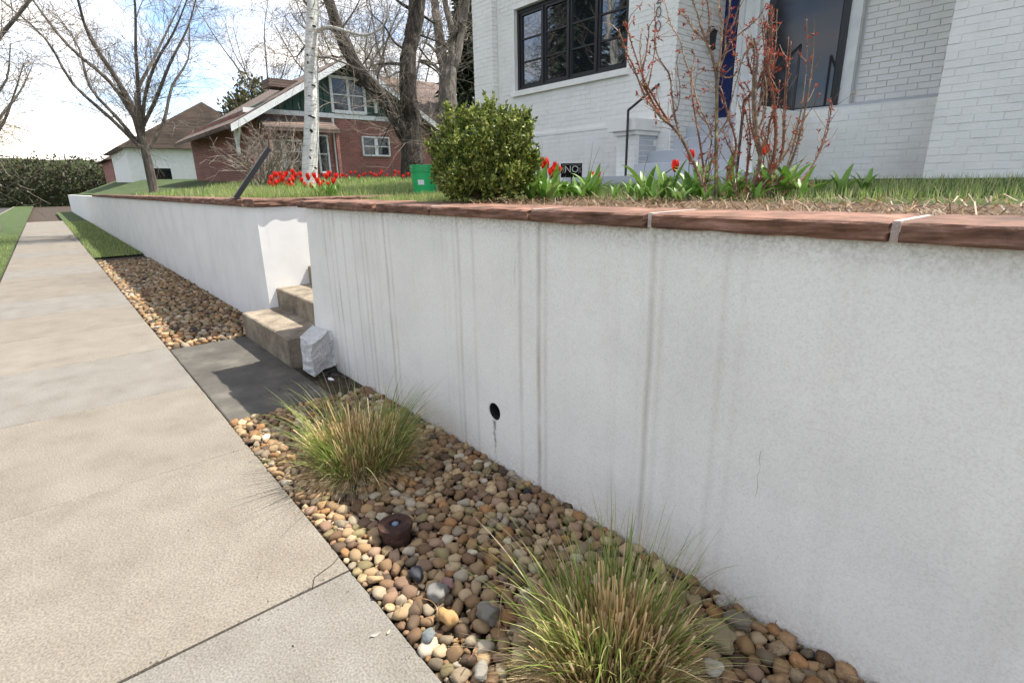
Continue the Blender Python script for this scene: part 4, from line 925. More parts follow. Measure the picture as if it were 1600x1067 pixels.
def leaf_cloud(center, rad, n, size, cols, seed=0, shape=None, flat=.0, normal_out=.6):
    """n small folded leaves inside an uneven crown; returns V,F,C"""
    r = np.random.default_rng(seed); c = np.array(center); rad = np.array(rad)
    d_ = r.normal(size=(n, 3)); d_ /= np.linalg.norm(d_, axis=1)[:, None]; rr = r.random(n)**.45
    lump = np.array([.82+.30*noise.noise(Vector(v*2.2)+Vector((seed, 0, 0)))+.12*noise.noise(Vector(v*5)+Vector((seed, 0, 0))) for v in d_])
    P = c+d_*rr[:, None]*lump[:, None]*rad
    a = d_*normal_out+r.normal(size=(n, 3))*.7+np.array([0, 0, .35]); a /= np.linalg.norm(a, axis=1)[:, None]
    s_ = np.cross(a, r.normal(size=(n, 3))); s_ /= np.linalg.norm(s_, axis=1)[:, None]; nn__ = np.cross(a, s_)
    L = size*(.6+.8*r.random(n))[:, None]; w = L*.28
    V = np.stack([P, P+a*L*.5-s_*w+nn__*L*.08, P+a*L, P+a*L*.5+s_*w+nn__*L*.08], 1).reshape(-1, 3)
    F = (np.arange(n)[:, None]*4+np.array([0, 1, 2, 3])).reshape(-1, 4)
    cc = np.array(cols)[r.integers(0, len(cols), n)]*(.75+.5*r.random(n))[:, None]
    return V, F, np.repeat(cc, 4, axis=0)
def conifer(loc, H_, rad, label, seed, n=5200, col=((.018, .035, .015), (.03, .05, .02), (.045, .065, .028)), dens=1.):
    e = empty('spruce_tree', loc); tag(e, label, 'tree'); q = MB(); b = Vector(loc); q.tube([b, b+Vector((0, 0, H_*.95))], [.018*H_, .02], 8); q.build('trunk', M['bark'], e)
    r = np.random.default_rng(seed); n = int(n*dens)
    t = r.random(n)**.75; ang = r.random(n)*2*np.pi; whorl = .82+.25*np.sin(ang*5+np.floor(t*18)*1.7)+.12*r.normal(size=n)
    R_ = rad*(1-t)*whorl*(r.random(n)**.35); z = H_*(.06+.93*t)-R_*.28
    P = np.stack([R_*np.cos(ang), R_*np.sin(ang), z], 1)
    a = np.stack([np.cos(ang), np.sin(ang), -.45+.0*t], 1)+r.normal(size=(n, 3))*.35; a /= np.linalg.norm(a, axis=1)[:, None]
    s_ = np.cross(a, [0, 0, 1.]); s_ /= np.linalg.norm(s_, axis=1)[:, None]+1e-6; L = (.05*H_*(.5+.7*r.random(n)))[:, None]
    V = np.stack([P, P+a*L*.6-s_*L*.22, P+a*L, P+a*L*.6+s_*L*.22-np.array([0, 0, .1])*L], 1).reshape(-1, 3); F = (np.arange(n)[:, None]*4+np.array([0, 1, 2, 3])).reshape(-1, 4)
    cc = np.array(col)[r.integers(0, len(col), n)]*(.7+.6*r.random(n))[:, None]
    o = link('foliage', np_mesh('foliage', V, F, M['leaf'], np.repeat(cc, 4, axis=0)), e); o.location = (0, 0, 0); o['kind'] = 'stuff'
p = D(742, 280, 26); conifer((p.x, p.y, 1.5), 9.8, 2.3, 'dark spruce half hidden behind the corner of the white house', 3, 9000)
conifer((-26.8, -15, 0), 17.5, 4.8, 'broad dark spruce across the street, mirrored in the casement window', 11, 8000)
conifer((-21.5, -16.5, 0), 19, 4.6, 'tallest dark spruce, across the street behind the leaning birch', 12, 8000)
conifer((-16, -16, 0), 14, 4.2, 'dark spruce across the street opposite the porch', 13, 7000)
conifer((-35, -18, 0), 9.5, 3.6, 'lower spruce at the far end of the row across the street', 14, 6000)
tb = empty('birch_tree', (-20.5, -10.5, 0)); tag(tb, 'leaning pale birch across the street, mirrored in the casement window', 'tree')
q = MB(); CB2 = limb(q, [(-20.5, -13, -.1), (-20.7, -12.9, 3), (-21.2, -12.8, 6), (-21.4, -12.6, 10), (-21.9, -12.6, 14)], .3, .14, 12, .04); q.build('trunk', M['birch'], tb)
q = MB(); sprout(q, CB2, 50, 2.2, .03, 2, .2, .3, minr=.006); q.build('twigs', M['twig'], tb)['kind'] = 'stuff'

# olive, brushy evergreen behind the red roof at the left
p = D(408, 240, 30); e = empty('evergreen_tree', (p.x, p.y, 1.6)); tag(e, 'olive brown evergreen behind the left end of the red house', 'tree')
V, F, C_ = leaf_cloud((0, 0, 3.0), (2.2, 2.2, 3.1), 9000, .22, [(.10, .095, .045), (.15, .13, .07), (.06, .07, .03)], 5); o = link('foliage', np_mesh('foliage', V, F, M['leaf'], C_), e); o.location = (0, 0, 0); o['kind'] = 'stuff'
q = MB(); q.tube([(p.x, p.y, 1.5), (p.x, p.y, 4.2)], [.14, .06], 8); q.build('trunk', M['bark'], e)
# far belt of vegetation closing the street
V, F, C_ = leaf_cloud((0, 0, 0), (3, 26, 5), 26000, .38, [(.05, .055, .025), (.08, .07, .04), (.10, .085, .06)], 21); o = struct('treeline', np_mesh('treeline', V, F, M['leaf'], C_)); o.location = (-95, 0, 2); o['kind'] = 'stuff'
for (lx, ly, lz, rx_, ry_) in ((-96, 0, 1.5, 2.4, 24), (-30, -39, 1.5, 58, 2.4), (-40, 43, 2.5, 28, 2.4)):
    V, F = ico(4); V = V*np.array([rx_, ry_, 4.3])*(1+.12*np.array([[noise.noise(Vector(v*6))] for v in V])); o = link('hedge_core', np_mesh('hedge_core', V, F, M['hedge'], None, True)); o.location = (lx, ly, lz); o['kind'] = 'stuff'
V, F, C_ = leaf_cloud((0, 0, 0), (60, 3, 5), 40000, .4, [(.04, .05, .02), (.08, .08, .04), (.11, .10, .06)], 22); o = struct('treeline', np_mesh('treeline', V, F, M['leaf'], C_)); o.location = (-30, -38, 2); o['kind'] = 'stuff'
V, F, C_ = leaf_cloud((0, 0, 0), (30, 3, 5), 20000, .4, [(.04, .05, .02), (.08, .08, .04), (.11, .10, .06)], 23); o = struct('treeline', np_mesh('treeline', V, F, M['leaf'], C_)); o.location = (-40, 42, 3); o['kind'] = 'stuff'

# ================================================================ SHRUBS
def twiggy(loc, H_, n, label, col='twig', sprd=.8, r=.012):
    e = empty('bare_shrub', loc); tag(e, label, 'shrub'); q = MB()
    for k in range(n):
        dd_ = (Vector((random.gauss(0, sprd), random.gauss(0, sprd), 1))).normalized(); twig(q, Vector(loc)+Vector((random.gauss(0, .12), random.gauss(0, .12), 0)), dd_, H_*random.uniform(.6, 1), r, 3, .02, .8, 4, (2, 3), .003)
    o = q.build('branches', M[col], e); return e
p = D(440, 285, 15); twiggy((p.x, p.y, g(p.x, p.y)), 1.25, 34, 'tangled bare shrub in front of the ground-floor windows of the red house', r=.022)
p = D(412, 280, 13.5); twiggy((p.x, p.y, g(p.x, p.y)), 1.2, 26, 'leafless shrub at the left edge, beside the black stair rail', r=.02)
# young pale stem in that shrub
# boxwood on the bed
bx_ = hz(757, 312, 1.50); bx_ = Vector((bx_.x, bx_.y, 1.485)); dbx = (bx_-CO).dot(CF); print('boxwood', bx_, dbx)
sc = dbx/FPX; e = empty('boxwood_shrub', bx_); tag(e, 'rounded evergreen shrub with small glossy leaves beside the green bucket', 'shrub')
q = MB(); cx, cz_ = -4*sc, 62*sc; rng2 = random.Random(4); LV, LF, LC = [], [], []; leaf_pts = []
def lump(v): return .88+.22*noise.noise(v*1.7+Vector((3, 0, 0)))+.27*noise.noise(v*4.2)
nst = 215; cofs = Vector((CR.x, CR.y, 0))*(3*sc)
for k in range(nst):
    th = rng2.random()*2*math.pi; u_ = rng2.random()
    v = Vector((math.cos(th)*math.sqrt(1-u_*u_), math.sin(th)*math.sqrt(1-u_*u_), u_*1.55-.70)).normalized()
    R__ = lump(v)*rng2.choice((rng2.uniform(.60, 1.0), rng2.uniform(.85, 1.26))); tip = Vector((v.x*71*sc*R__, v.y*71*sc*R__, max(.03, cz_+v.z*62*sc*R__)))+cofs
    o_ = Vector((v.x*.05, v.y*.05, .02)); mid = (o_+tip)*.5+Vector((v.x*.04, v.y*.04, -.02))
    pts = bez([o_, mid, tip], 6); q.tube([bx_+p_ for p_ in pts], [.006*(1-.75*i/(len(pts)-1)) for i in range(len(pts))], 4, cap=False)
    for j in range(5, len(pts)):
        for s_ in range(4):
            dd_ = (pts[j]-pts[j-1]).normalized()*.7+rdir()*.75+Vector((0, 0, .35)); L_ = rng2.uniform(.05, .11); tp_ = pts[j]+dd_.normalized()*L_
            q.tube([bx_+pts[j], bx_+tp_], [.0022, .0012], 3, cap=False)
            for m_ in range(9): leaf_pts.append((pts[j].lerp(tp_, m_/8), dd_.normalized()))
q.build('stems', M['twig'], e)
n_ = len(leaf_pts); Pn = np.array([p_[0] for p_ in leaf_pts]); An = np.array([p_[1] for p_ in leaf_pts]); r = np.random.default_rng(9)
Pn = np.repeat(Pn, 3, 0)+r.normal(size=(n_*3, 3))*.004; An = np.repeat(An, 3, 0)*.5+r.normal(size=(n_*3, 3))*.7; An[:, 2] += .3; An /= np.linalg.norm(An, axis=1)[:, None]; n_ *= 3
s_ = np.cross(An, r.normal(size=(n_, 3))); s_ /= np.linalg.norm(s_, axis=1)[:, None]; nn__ = np.cross(An, s_); L = (.019+.012*r.random(n_))[:, None]; w = L*.30
V = np.stack([Pn, Pn+An*L*.45-s_*w+nn__*L*.12, Pn+An*L, Pn+An*L*.45+s_*w+nn__*L*.12, Pn+An*L*.45], 1).reshape(-1, 3)
b5 = np.arange(n_)[:, None]*5; F = np.concatenate([b5+np.array([0, 1, 4]), b5+np.array([1, 2, 4]), b5+np.array([2, 3, 4]), b5+np.array([3, 0, 4])])
pal = np.array([(.07, .11, .02), (.16, .21, .035), (.30, .34, .06), (.45, .46, .14)]); cc = pal[r.choice(4, n_, p=[.34, .32, .22, .12])]*(.75+.5*r.random(n_))[:, None]
o = link('foliage', np_mesh('foliage', V, F, M['leaf'], np.repeat(cc, 5, 0)), e); o.location = (0, 0, 0); o['kind'] = 'stuff'; print('box leaves', n_)

# ================================================================ ROSE CANES
def cane_shrub(label, base, canes, dd, nthorn=3, seed=1, leafn=10):
    rr = random.Random(seed); e = empty('rose_bush', base); tag(e, label, 'shrub'); lf = MB(); hp = MB(); th = MB(); tw = MB()
    for ci, (pts, r0, r1, c, dz) in enumerate(canes):
        q = MB(); P3 = [D(x, y, dd+dz*(i/len(pts))+rr.uniform(-.012, .012)) for i, (x, y) in enumerate(pts)]
        q.col = c; r0 *= 1.25; r1 *= 1.15; C = limb(q, P3, r0, r1, 7, .12, 5); o = q.build('cane', M['rosewood'], e)
        for i in range(1, len(C)-1):
            for k in range(nthorn):
                if rr.random() < .55:
                    t = (C[i+1]-C[i-1]).normalized(); a = t.cross(rdir()).normalized(); p0 = C[i].lerp(C[i+1], rr.random()); rad = r0+(r1-r0)*i/len(C); ss = .007+rad*.7
                    th.add([p0+a*rad*.7+t*.004, p0+a*rad*.7-t*.004, p0+a*rad*.7+t.cross(a)*.003, p0+a*(rad+ss)-t*.002], [(0, 1, 3), (1, 2, 3), (2, 0, 3)], col=(1.15, .75, .6))
            if rr.random() < .26 and r0 < .012:
                d0 = (C[i+1]-C[i]).normalized()+rdir()*.9+Vector((0, 0, .3)); L = rr.uniform(.04, .16); tw.col = (1.1, .75, .6) if rr.random() < .5 else (1.25, 1.1, .95)
                pp = [C[i], C[i]+d0.normalized()*L*.5+rdir()*.008, C[i]+d0.normalized()*L+rdir()*.02]; tw.tube(pp, [.0022, .0017, .0012], 4, cap=False)
                if rr.random() < .5: add_leaf(lf, pp[-1], rr, rr.randint(3, 6))
                if rr.random() < .3: hip(hp, pp[-1], (pp[-1]-pp[1]).normalized(), rr)
            if rr.random() < leafn/100: add_leaf(lf, C[i], rr, rr.randint(2, 5))
        if r1 < .004 and rr.random() < .6: hip(hp, C[-1], (C[-1]-C[-2]).normalized(), rr)
    for nm, mb_, mt_ in (('thorns', th, 'rosewood'), ('side_shoots', tw, 'rosewood'), ('young_leaves', lf, 'redleaf'), ('rosehips', hp, 'deadhip')):
        if mb_.v: mb_.build(nm, M[mt_], e)['kind'] = 'stuff'
    return e
def add_leaf(mb_, p, rr, n):
    for k in range(n):
        d0 = (rdir()+Vector((0, 0, .2))).normalized(); L = rr.uniform(.013, .033); s_ = d0.cross(rdir()).normalized(); c = d0.cross(s_)
        mb_.add([p, p+d0*L*.5-s_*L*.2+c*L*.1, p+d0*L, p+d0*L*.5+s_*L*.2+c*L*.1], [(0, 1, 2, 3)])
def hip(mb_, p, d_, rr):
    r_ = rr.uniform(.003, .0045); mb_.tube([p, p+d_*.004, p+d_*.011, p+d_*.014], [.001, r_, r_*.9, .001], 6)
    for k in range(4): a = (d_+rdir()*.9).normalized(); mb_.tube([p+d_*.012, p+d_*.012+a*.012], [.0012, .0004], 3)
BRN, RED, GRN, PAL = (.72, .76, .78), (.85, .56, .48), (.66, .82, .52), (1.25, 1.35, 1.4)
dr_ = 3.05
canes1 = [
 ([(1108, 317), (1098, 290), (1087, 262), (1073, 232), (1062, 212), (1048, 196), (1035, 186), (1018, 165), (1005, 145), (990, 105), (980, 85), (972, 62), (968, 50)], .0085, .0022, BRN, -.1),
 ([(1048, 196), (1035, 175), (1020, 150), (1008, 128), (1000, 108), (988, 72), (981, 48), (978, 38)], .0055, .0018, RED, -.15),
 ([(1035, 186), (1015, 150), (1004, 120), (1010, 82), (1014, 45), (1012, 40)], .0045, .002, RED, -.1),
 ([(1062, 212), (1055, 185), (1050, 150), (1046, 118), (1030, 92), (1023, 68), (1024, 40), (1023, 10)], .005, .002, BRN, .1),
 ([(1004, 120), (1001, 95), (1000, 70), (1002, 48)], .003, .0015, BRN, 0), ([(1012, 140), (1018, 110), (1022, 85), (1025, 60), (1032, 62)], .003, .0015, RED, 0),
 ([(1104, 310), (1100, 270), (1094, 225), (1088, 190), (1082, 155), (1080, 120), (1085, 90), (1080, 78)], .0055, .0018, RED, .15),
 ([(1098, 290), (1103, 255), (1112, 220), (1106, 195), (1092, 165), (1082, 130), (1070, 92), (1062, 62), (1048, 38), (1040, 8), (1036, -15)], .0042, .0020, PAL, .1),
 ([(1118, 318), (1119, 270), (1119, 225), (1120, 170), (1120, 120), (1122, 98)], .0085, .0072, GRN, .0),
 ([(1120, 122), (1112, 85), (1104, 65), (1096, 45), (1090, 22), (1078, -10)], .0062, .003, BRN, .0), ([(1112, 85), (1100, 62), (1086, 50), (1076, 35), (1068, 22)], .004, .0018, BRN, .05),
 ([(1122, 112), (1126, 80), (1128, 45), (1124, 15), (1120, -20)], .0055, .003, PAL, -.05), ([(1122, 112), (1132, 85), (1134, 50), (1140, 15), (1138, -20)], .0050, .003, BRN, -.05),
 ([(1128, 60), (1142, 45), (1150, 25), (1156, 5), (1162, -20)], .004, .002, BRN, -.05), ([(1104, 65), (1108, 40), (1106, 10), (1100, -20)], .004, .002, RED, -.05),
 ([(1134, 80), (1148, 60), (1166, 45), (1185, 28), (1198, 5)], .0035, .0015, RED, -.1),
 ([(1128, 306), (1142, 262), (1150, 232), (1146, 205), (1140, 190), (1130, 150), (1124, 135)], .0055, .004, RED, .1), ([(1150, 250), (1138, 215), (1120, 200), (1100, 188), (1085, 170)], .003, .0015, PAL, .1),
 ([(1150, 300), (1151, 270), (1144, 240), (1135, 220), (1128, 195)], .004, .002, BRN, .1), ([(1119, 215), (1135, 190), (1142, 160), (1150, 130), (1160, 95), (1172, 70)], .0035, .0015, BRN, .1),
 ([(1122, 115), (1135, 122), (1148, 118), (1152, 100), (1148, 85)], .002, .0012, PAL, -.05), ([(1119, 112), (1100, 110), (1082, 108)], .002, .0012, PAL, -.05), ([(1106, 280), (1112, 250), (1128, 225), (1122, 250)], .002, .001, BRN, 0),
 ([(1098, 225), (1110, 205), (1118, 180), (1128, 170)], .0025, .0012, BRN, 0), ([(1020, 160), (1008, 140), (1000, 128), (986, 105), (978, 88)], .0035, .0016, RED, -.1), ([(1044, 190), (1060, 165), (1062, 130), (1056, 110)], .003, .0014, BRN, .05)]
rb1 = cane_shrub('tall thorny bare rose bush with a fan of canes in front of the porch steps', D(1112, 318, dr_), canes1, dr_, 3, 5, 12)
canes2 = [
 ([(1168, 316), (1178, 285), (1188, 250), (1184, 215), (1180, 170), (1181, 120), (1184, 85), (1178, 60)], .011, .0045, BRN, -.05), ([(1172, 316), (1190, 292), (1205, 260), (1212, 215), (1208, 160), (1200, 110), (1194, 70), (1190, 30)], .0095, .003, RED, -.05),
 ([(1180, 316), (1205, 296), (1232, 262), (1250, 210), (1262, 150), (1270, 90), (1272, 30)], .0085, .002, BRN, .0), ([(1160, 316), (1165, 285), (1170, 250), (1172, 215), (1166, 180), (1160, 150)], .006, .002, RED, .1),
 ([(1188, 250), (1178, 215), (1172, 190), (1170, 160), (1155, 130)], .0045, .002, RED, .1), ([(1184, 180), (1192, 150), (1204, 120), (1212, 70), (1214, 20)], .005, .002, BRN, .05), ([(1182, 130), (1170, 100), (1168, 80), (1182, 60), (1198, 40)], .004, .0015, RED, 0),
 ([(1186, 200), (1195, 175), (1198, 140), (1192, 105)], .005, .0018, PAL, 0), ([(1205, 265), (1222, 240), (1226, 190), (1230, 130), (1236, 70)], .006, .002, RED, .0), ([(1160, 316), (1148, 296), (1142, 270), (1150, 240)], .004, .0015, BRN, -.1),
 ([(1170, 312), (1192, 304), (1215, 285), (1240, 280)], .005, .002, PAL, -.1), ([(1178, 290), (1198, 270), (1202, 240), (1190, 215), (1196, 190)], .005, .002, BRN, -.1), ([(1155, 316), (1175, 300), (1200, 280), (1230, 235), (1246, 190)], .006, .002, PAL, -.12),
 ([(1186, 240), (1200, 215), (1204, 190), (1214, 165), (1218, 130)], .004, .0015, RED, -.05), ([(1181, 150), (1188, 120), (1200, 92), (1202, 55), (1206, 15)], .004, .0015, BRN, -.05), ([(1180, 316), (1220, 305), (1262, 270), (1290, 215), (1300, 160)], .006, .002, RED, .1)]
_r = random.Random(3); ex = []
for (pts, r0, r1, c, dz) in canes2:
    a_, b_ = _r.uniform(-14, 16), _r.uniform(-10, 10); n_ = len(pts)
    ex.append(([(x+a_*(i/n_), min(316, y+b_*(i/n_)+6*math.sin(i*2+a_))) for i, (x, y) in enumerate(pts)], r0*.6, r1*.8, c, dz+_r.uniform(-.1, .15)))
canes2 = canes2+ex
rb2 = cane_shrub('dense dry rose bush with red shoots, right of the tall one', D(1175, 316, dr_+.02), canes2, dr_+.02, 4, 6, 22)

# ================================================================ TULIPS
LG = [(.10, .21, .03), (.15, .27, .045), (.20, .32, .08), (.11, .22, .05)]
def strap_leaf(L, w, lean, droop, az, col):
    """broad pointed leaf with a channel, arching outwards"""
    q = MB(); d_ = Vector((math.cos(az), math.sin(az), 0)); s_ = Vector((-math.sin(az), math.cos(az), 0)); pts = []; n_ = 8; p = Vector((0, 0, 0)); a = lean
    for i in range(n_+1): pts.append(p.copy()); p = p+(d_*math.sin(a)+Vector((0, 0, 1))*math.cos(a))*L/n_; a += droop/n_*(.4+1.2*i/n_)
    ws = [w*max(.06, math.sin(math.pi*(.12+.88*i/n_))**.7) for i in range(n_+1)]; ws[-1] = w*.04
    q.ribbon(pts, ws, s_, col=col, fold=.22); return q
def tulip_head(openn=.25, rr=random):
    q = MB()
    for k in range(6):
        a = k*math.pi/3+rr.uniform(-.1, .1); o_ = openn*(1 if k % 2 else .8); Lh = .060*rr.uniform(.92, 1.08); n_ = 6; cols_ = 5; vs_ = []
        for i in range(n_+1):
            t = i/n_; rad = .004+.0165*math.sin(min(1, t*1.5)*math.pi/2)+o_*.016*t*t-(.009*(t**3)*(1-o_)); wd = .019*math.sin(math.pi*(.15+.80*t))**.75*(1 if t < .99 else .3)
            for c in range(cols_):
                u = (c/(cols_-1)-.5)*2; aa = a+u*wd/max(rad, .006)*.85; vs_.append((rad*(1-.08*u*u)*math.cos(aa), rad*(1-.08*u*u)*math.sin(aa), Lh*t*(1-.04*u*u)))
        q.add(vs_, [(i*cols_+c, i*cols_+c+1, (i+1)*cols_+c+1, (i+1)*cols_+c) for i in range(n_) for c in range(cols_-1)])
    return q
protos = []
for v in range(5):
    e = empty('tulip', (0, 0, 0)); rr = random.Random(60+v)
    H_ = (.30, .27, .33, .25, .29)[v]; q = MB(); bend = rr.uniform(-.03, .03); q.tube([(0, 0, 0), (bend*.3, 0, H_*.5), (bend, rr.uniform(-.02, .02), H_)], [.0042, .0036, .003], 7, col=(.09, .17, .05)); q.build('stem', M['leaf'], e, off=(0, 0, 0))
    for k in range(3): az = 2*math.pi*k/3+rr.random(); strap_leaf(rr.uniform(.17, .25), rr.uniform(.035, .055), rr.uniform(.15, .4), rr.uniform(.4, 1.3), az, rr.choice(LG)).build('leaf', M['leaf'], e, smooth=True, off=(0, 0, 0))
    h = tulip_head((.1, .35, .85, .0, .25)[v], rr).build('flower', M['petal'], e, smooth=True, off=(0, 0, 0)); h.location = (bend, 0, H_-.002); protos.append(e)
leafp = []
for v in range(3):
    e = empty('tulip_leaves', (0, 0, 0)); rr = random.Random(80+v)
    for k in range(6): az = 2*math.pi*k/6+rr.random()*.8; strap_leaf(rr.uniform(.17, .27), rr.uniform(.03, .05), rr.uniform(.1, .55), rr.uniform(.5, 1.6), az, rr.choice(LG)).build('leaf', M['leaf'], e, smooth=True, off=(0, 0, 0))
    leafp.append(e)
def put(proto, p, label, cat, group=None, s=1, rz=None, tilt=.1):
    c = copy_tree(proto); c.location = p; c.scale = (s, s, s); c.rotation_euler = (random.gauss(0, tilt), random.gauss(0, tilt), random.uniform(0, 6.28) if rz is None else rz); tag(c, label, cat, group); return c
def clear_of_path(px, py, dd):
    p = D(px, py, dd)
    while XL-.42 < p.x < -4.55: dd += .05; p = D(px, py, dd)
    return p
def onground(px, py, dd): p = clear_of_path(px, py, dd); p.z = g(p.x, p.y)+.005; return p
def tulip_at(px, py, dd, label, group=None, v=None, s0=1., tilt=.1):
    """tulip whose flower is centred on a measured direction: the height of the stalk follows"""
    p = clear_of_path(px, py, dd); gz_ = g(p.x, p.y); h = max(.12, p.z-gz_-.02)
    v = random.randrange(5) if v is None else v; H_ = (.30, .27, .33, .25, .29)[v]; s = max(.55, min(1.5, h/H_))*1.0
    c = put(protos[v], (p.x, p.y, gz_+min(0, h-H_*s)), label, 'tulip', group, s, tilt=tilt)
    for ch in c.children:
        if ch.name.startswith('flower'): k = s0/s; ch.scale = (k, k, k)
    return c
GL = 'red tulips around the birch'
for i, (px, py) in enumerate([(417, 273), (422, 281), (428, 286), (437, 275), (434, 288), (444, 279), (449, 274), (455, 292), (461, 276), (465, 279), (477, 277), (482, 280), (438, 283), (450, 285), (425, 292), (430, 276), (441, 290), (468, 284), (472, 275), (459, 284), (419, 289), (447, 292), (433, 281), (456, 271), (480, 291)]):
    tulip_at(px, py, random.uniform(7.6, 8.6), 'red tulip in the crowded patch left of the birch trunk', GL, s0=1.5)
GL2 = 'red tulips right of the birch'
for (px, py) in [(498, 285), (514, 274), (520, 286), (489, 294), (514, 297), (507, 278), (503, 292), (496, 277), (523, 278), (508, 288)]: tulip_at(px, py, random.uniform(6.8, 7.6), 'red tulip in the loose patch just right of the birch trunk', GL2, s0=1.45)
for i in range(16): put(random.choice(leafp), onground(random.uniform(412, 532), 300, random.uniform(6.8, 8.4)), 'clump of green tulip leaves among the red tulips by the birch', 'tulip leaves', 'leaf clumps by the birch', random.uniform(.8, 1.1))
GL3 = 'red tulips in the far row'
for i in range(34):
    px = 500+195*(i/33)+random.uniform(-4, 4); tulip_at(px, 276+random.uniform(-7, 5), random.uniform(12.5, 14.5), 'dark red tulip in the far row below the red brick wall', GL3, s0=1.5)
# centre clump behind the coping
dc = 3.95
for (px, py, v, lb, s0) in ((848, 262, 0, 'largest red tulip of the clump beside the boxwood', 1.25), (855, 261, 3, 'red tulip leaning against the largest one beside the boxwood', 1.15), (861, 274, 1, 'low broad red tulip under the pair beside the boxwood', 1.1),
        (867, 262, 3, 'dark red tulip behind the low broad one beside the boxwood', .85), (875, 268, 3, 'small red tulip just left of the black sign', .8), (930, 280, 2, 'wide-open red tulip low to the right of the black sign', .95)):
    tulip_at(px, py, dc+random.uniform(-.2, .3), lb, None, v, s0*1.3, .05)
for i, (px, dd) in enumerate(((836, 3.8), (850, 3.75), (864, 3.85), (876, 3.7), (888, 3.8), (899, 3.75), (910, 3.85), (921, 3.8), (868, 4.1), (893, 4.1), (842, 4.1), (930, 3.9), (915, 4.05), (832, 3.65), (858, 3.6), (846, 3.62), (912, 3.62))):
    put(leafp[i % 3], onground(px, 300, dd), 'clump of bright green tulip leaves between the boxwood and the bare mulch', 'tulip leaves', 'leaf clumps beside the boxwood', random.uniform(.62, .8) if 868 < px < 915 else random.uniform(.95, 1.2))
dR = 3.15
for px, dd in ((960, 3.75), (985, 3.6), (1000, 3.2), (1022, 3.05), (1064, 3.0), (1086, 3.55), (1102, 3.02), (1126, 3.05), (1152, 3.2), (1164, 3.5), (1182, 2.98), (1198, 3.4), (1222, 3.4), (1250, 3.0), (1275, 3.2), (1310, 3.1), (1350, 3.2)):
    put(leafp[int(px) % 3], onground(px, 300, dd), 'low tulip leaf clump scattered over the dark mulch around the rose bushes', 'tulip leaves', 'low leaf clumps in the rose bed', random.uniform(.5, .85))
tulip_at(1054, 264, dR+.25, 'single red tulip standing clear in front of the porch steps', None, 0, 1.3, .03); tulip_at(1078, 248, dR+.3, 'red tulip half hidden behind the slanting rose cane', None, 3, 1.35, .05); tulip_at(1194, 238, dR+.2, 'big red tulip tangled in the dense rose bush at the right', None, 1, 1.3, .05)
for i, (px, dd, lb) in enumerate(((1010, 3.5, 'pale green leaf clump at the left end of the right-hand bed'), (1034, 3.35, 'leaf clump under the single red tulip'), (1050, 3.3, 'leaf clump at the foot of the single red tulip'), (1078, 3.25, 'leaf clump between the tulip and the slanting rose cane'), (1092, 3.4, 'leaf clump behind the slanting rose cane'), (1140, 3.3, 'leaf clump between the two rose bushes'), (1206, 3.1, 'bright leaf clump under the dense rose bush'), (1232, 3.1, 'leaf clump at the right foot of the dense rose bush'))):
    put(leafp[i % 3], onground(px, 300, dd), lb, 'tulip leaves', None, random.uniform(.95, 1.2))
for e in protos+leafp:
    for ch in list(e.children): bpy.data.objects.remove(ch)
    bpy.data.objects.remove(e)

# ================================================================ GRASS BLADES (built with numpy)
def blades(P, L, W_, lean, az, curve, cols, seg=3, seed=0, blunt=False, grav=0.):
    """P (n,3) roots; returns ribbons V,F,C"""
    n = len(P); V = []; d_ = np.stack([np.cos(az), np.sin(az), np.zeros(n)], 1); r = np.random.default_rng(seed); sa = az+np.pi/2+r.normal(size=n)*.6; s_ = np.stack([np.cos(sa), np.sin(sa), np.zeros(n)], 1)
    p = P.copy(); a = lean.copy(); rows = []
    for i in range(seg+1):
        w = W_*(1.0 if blunt else (1-(i/seg)**1.6)*.95+.05); rows.append(p-s_*w[:, None]/2); rows.append(p+s_*w[:, None]/2)
        st_ = (d_*np.sin(a)[:, None]+np.array([0, 0, 1])*np.cos(a)[:, None])*(L/seg)[:, None]; p = p+st_; a = a+curve/seg*(.5+i/seg)
    V = np.stack(rows, 1).reshape(-1, 3); b_ = np.arange(n)[:, None]*(2*(seg+1)); F = np.concatenate([b_+np.array([2*i, 2*i+1, 2*i+3, 2*i+2]) for i in range(seg)])
    return V, F, np.repeat(cols, 2*(seg+1), 0)
def cat_(parts):
    Vs, Fs, Cs, k = [], [], [], 0
    for V, F, C in parts: Vs.append(V); Fs.append(F+k); Cs.append(C); k += len(V)
    return np.vstack(Vs), np.vstack(Fs), np.vstack(Cs)
def pick(pal, n, r, var=.25): pal = np.array(pal); return pal[r.integers(0, len(pal), n)]*(1-var+2*var*r.random(n))[:, None]
gv = np.vectorize(g)
# lawn behind the bed
r = np.random.default_rng(2); parts = []
def lawn(n, xf, yf, hmin, hmax, w, pal, seed):
    r = np.random.default_rng(seed); x = xf(r, n); y = yf(r, n); ok = ~((x > XL-.37) & (x < -4.58) & (y > 0)); x, y = x[ok], y[ok]; n = len(x); P = np.stack([x, y, np.where(y < 0, .008, gv(x, y)-.004)], 1)
    return blades(P, hmin+(hmax-hmin)*r.random(n), np.full(n, w)*(.7+.6*r.random(n)), np.abs(r.normal(size=n))*.35, r.random(n)*6.28, r.normal(size=n)*.7+.4, pick(pal, n, r), 2, seed)
GP = [(.20, .28, .065), (.26, .35, .09), (.34, .42, .14), (.21, .29, .08), (.48, .44, .23)]
parts.append(lawn(16000, lambda r, n: -4.5+r.random(n)*7.5, lambda r, n: 3.0+r.random(n)**1.3*2.6, .04, .09, .004, GP, 1))
parts.append(lawn(6000, lambda r, n: -4.5+r.random(n)*1.25, lambda r, n: 2.1+r.random(n)*.9, .04, .11, .004, GP, 11))
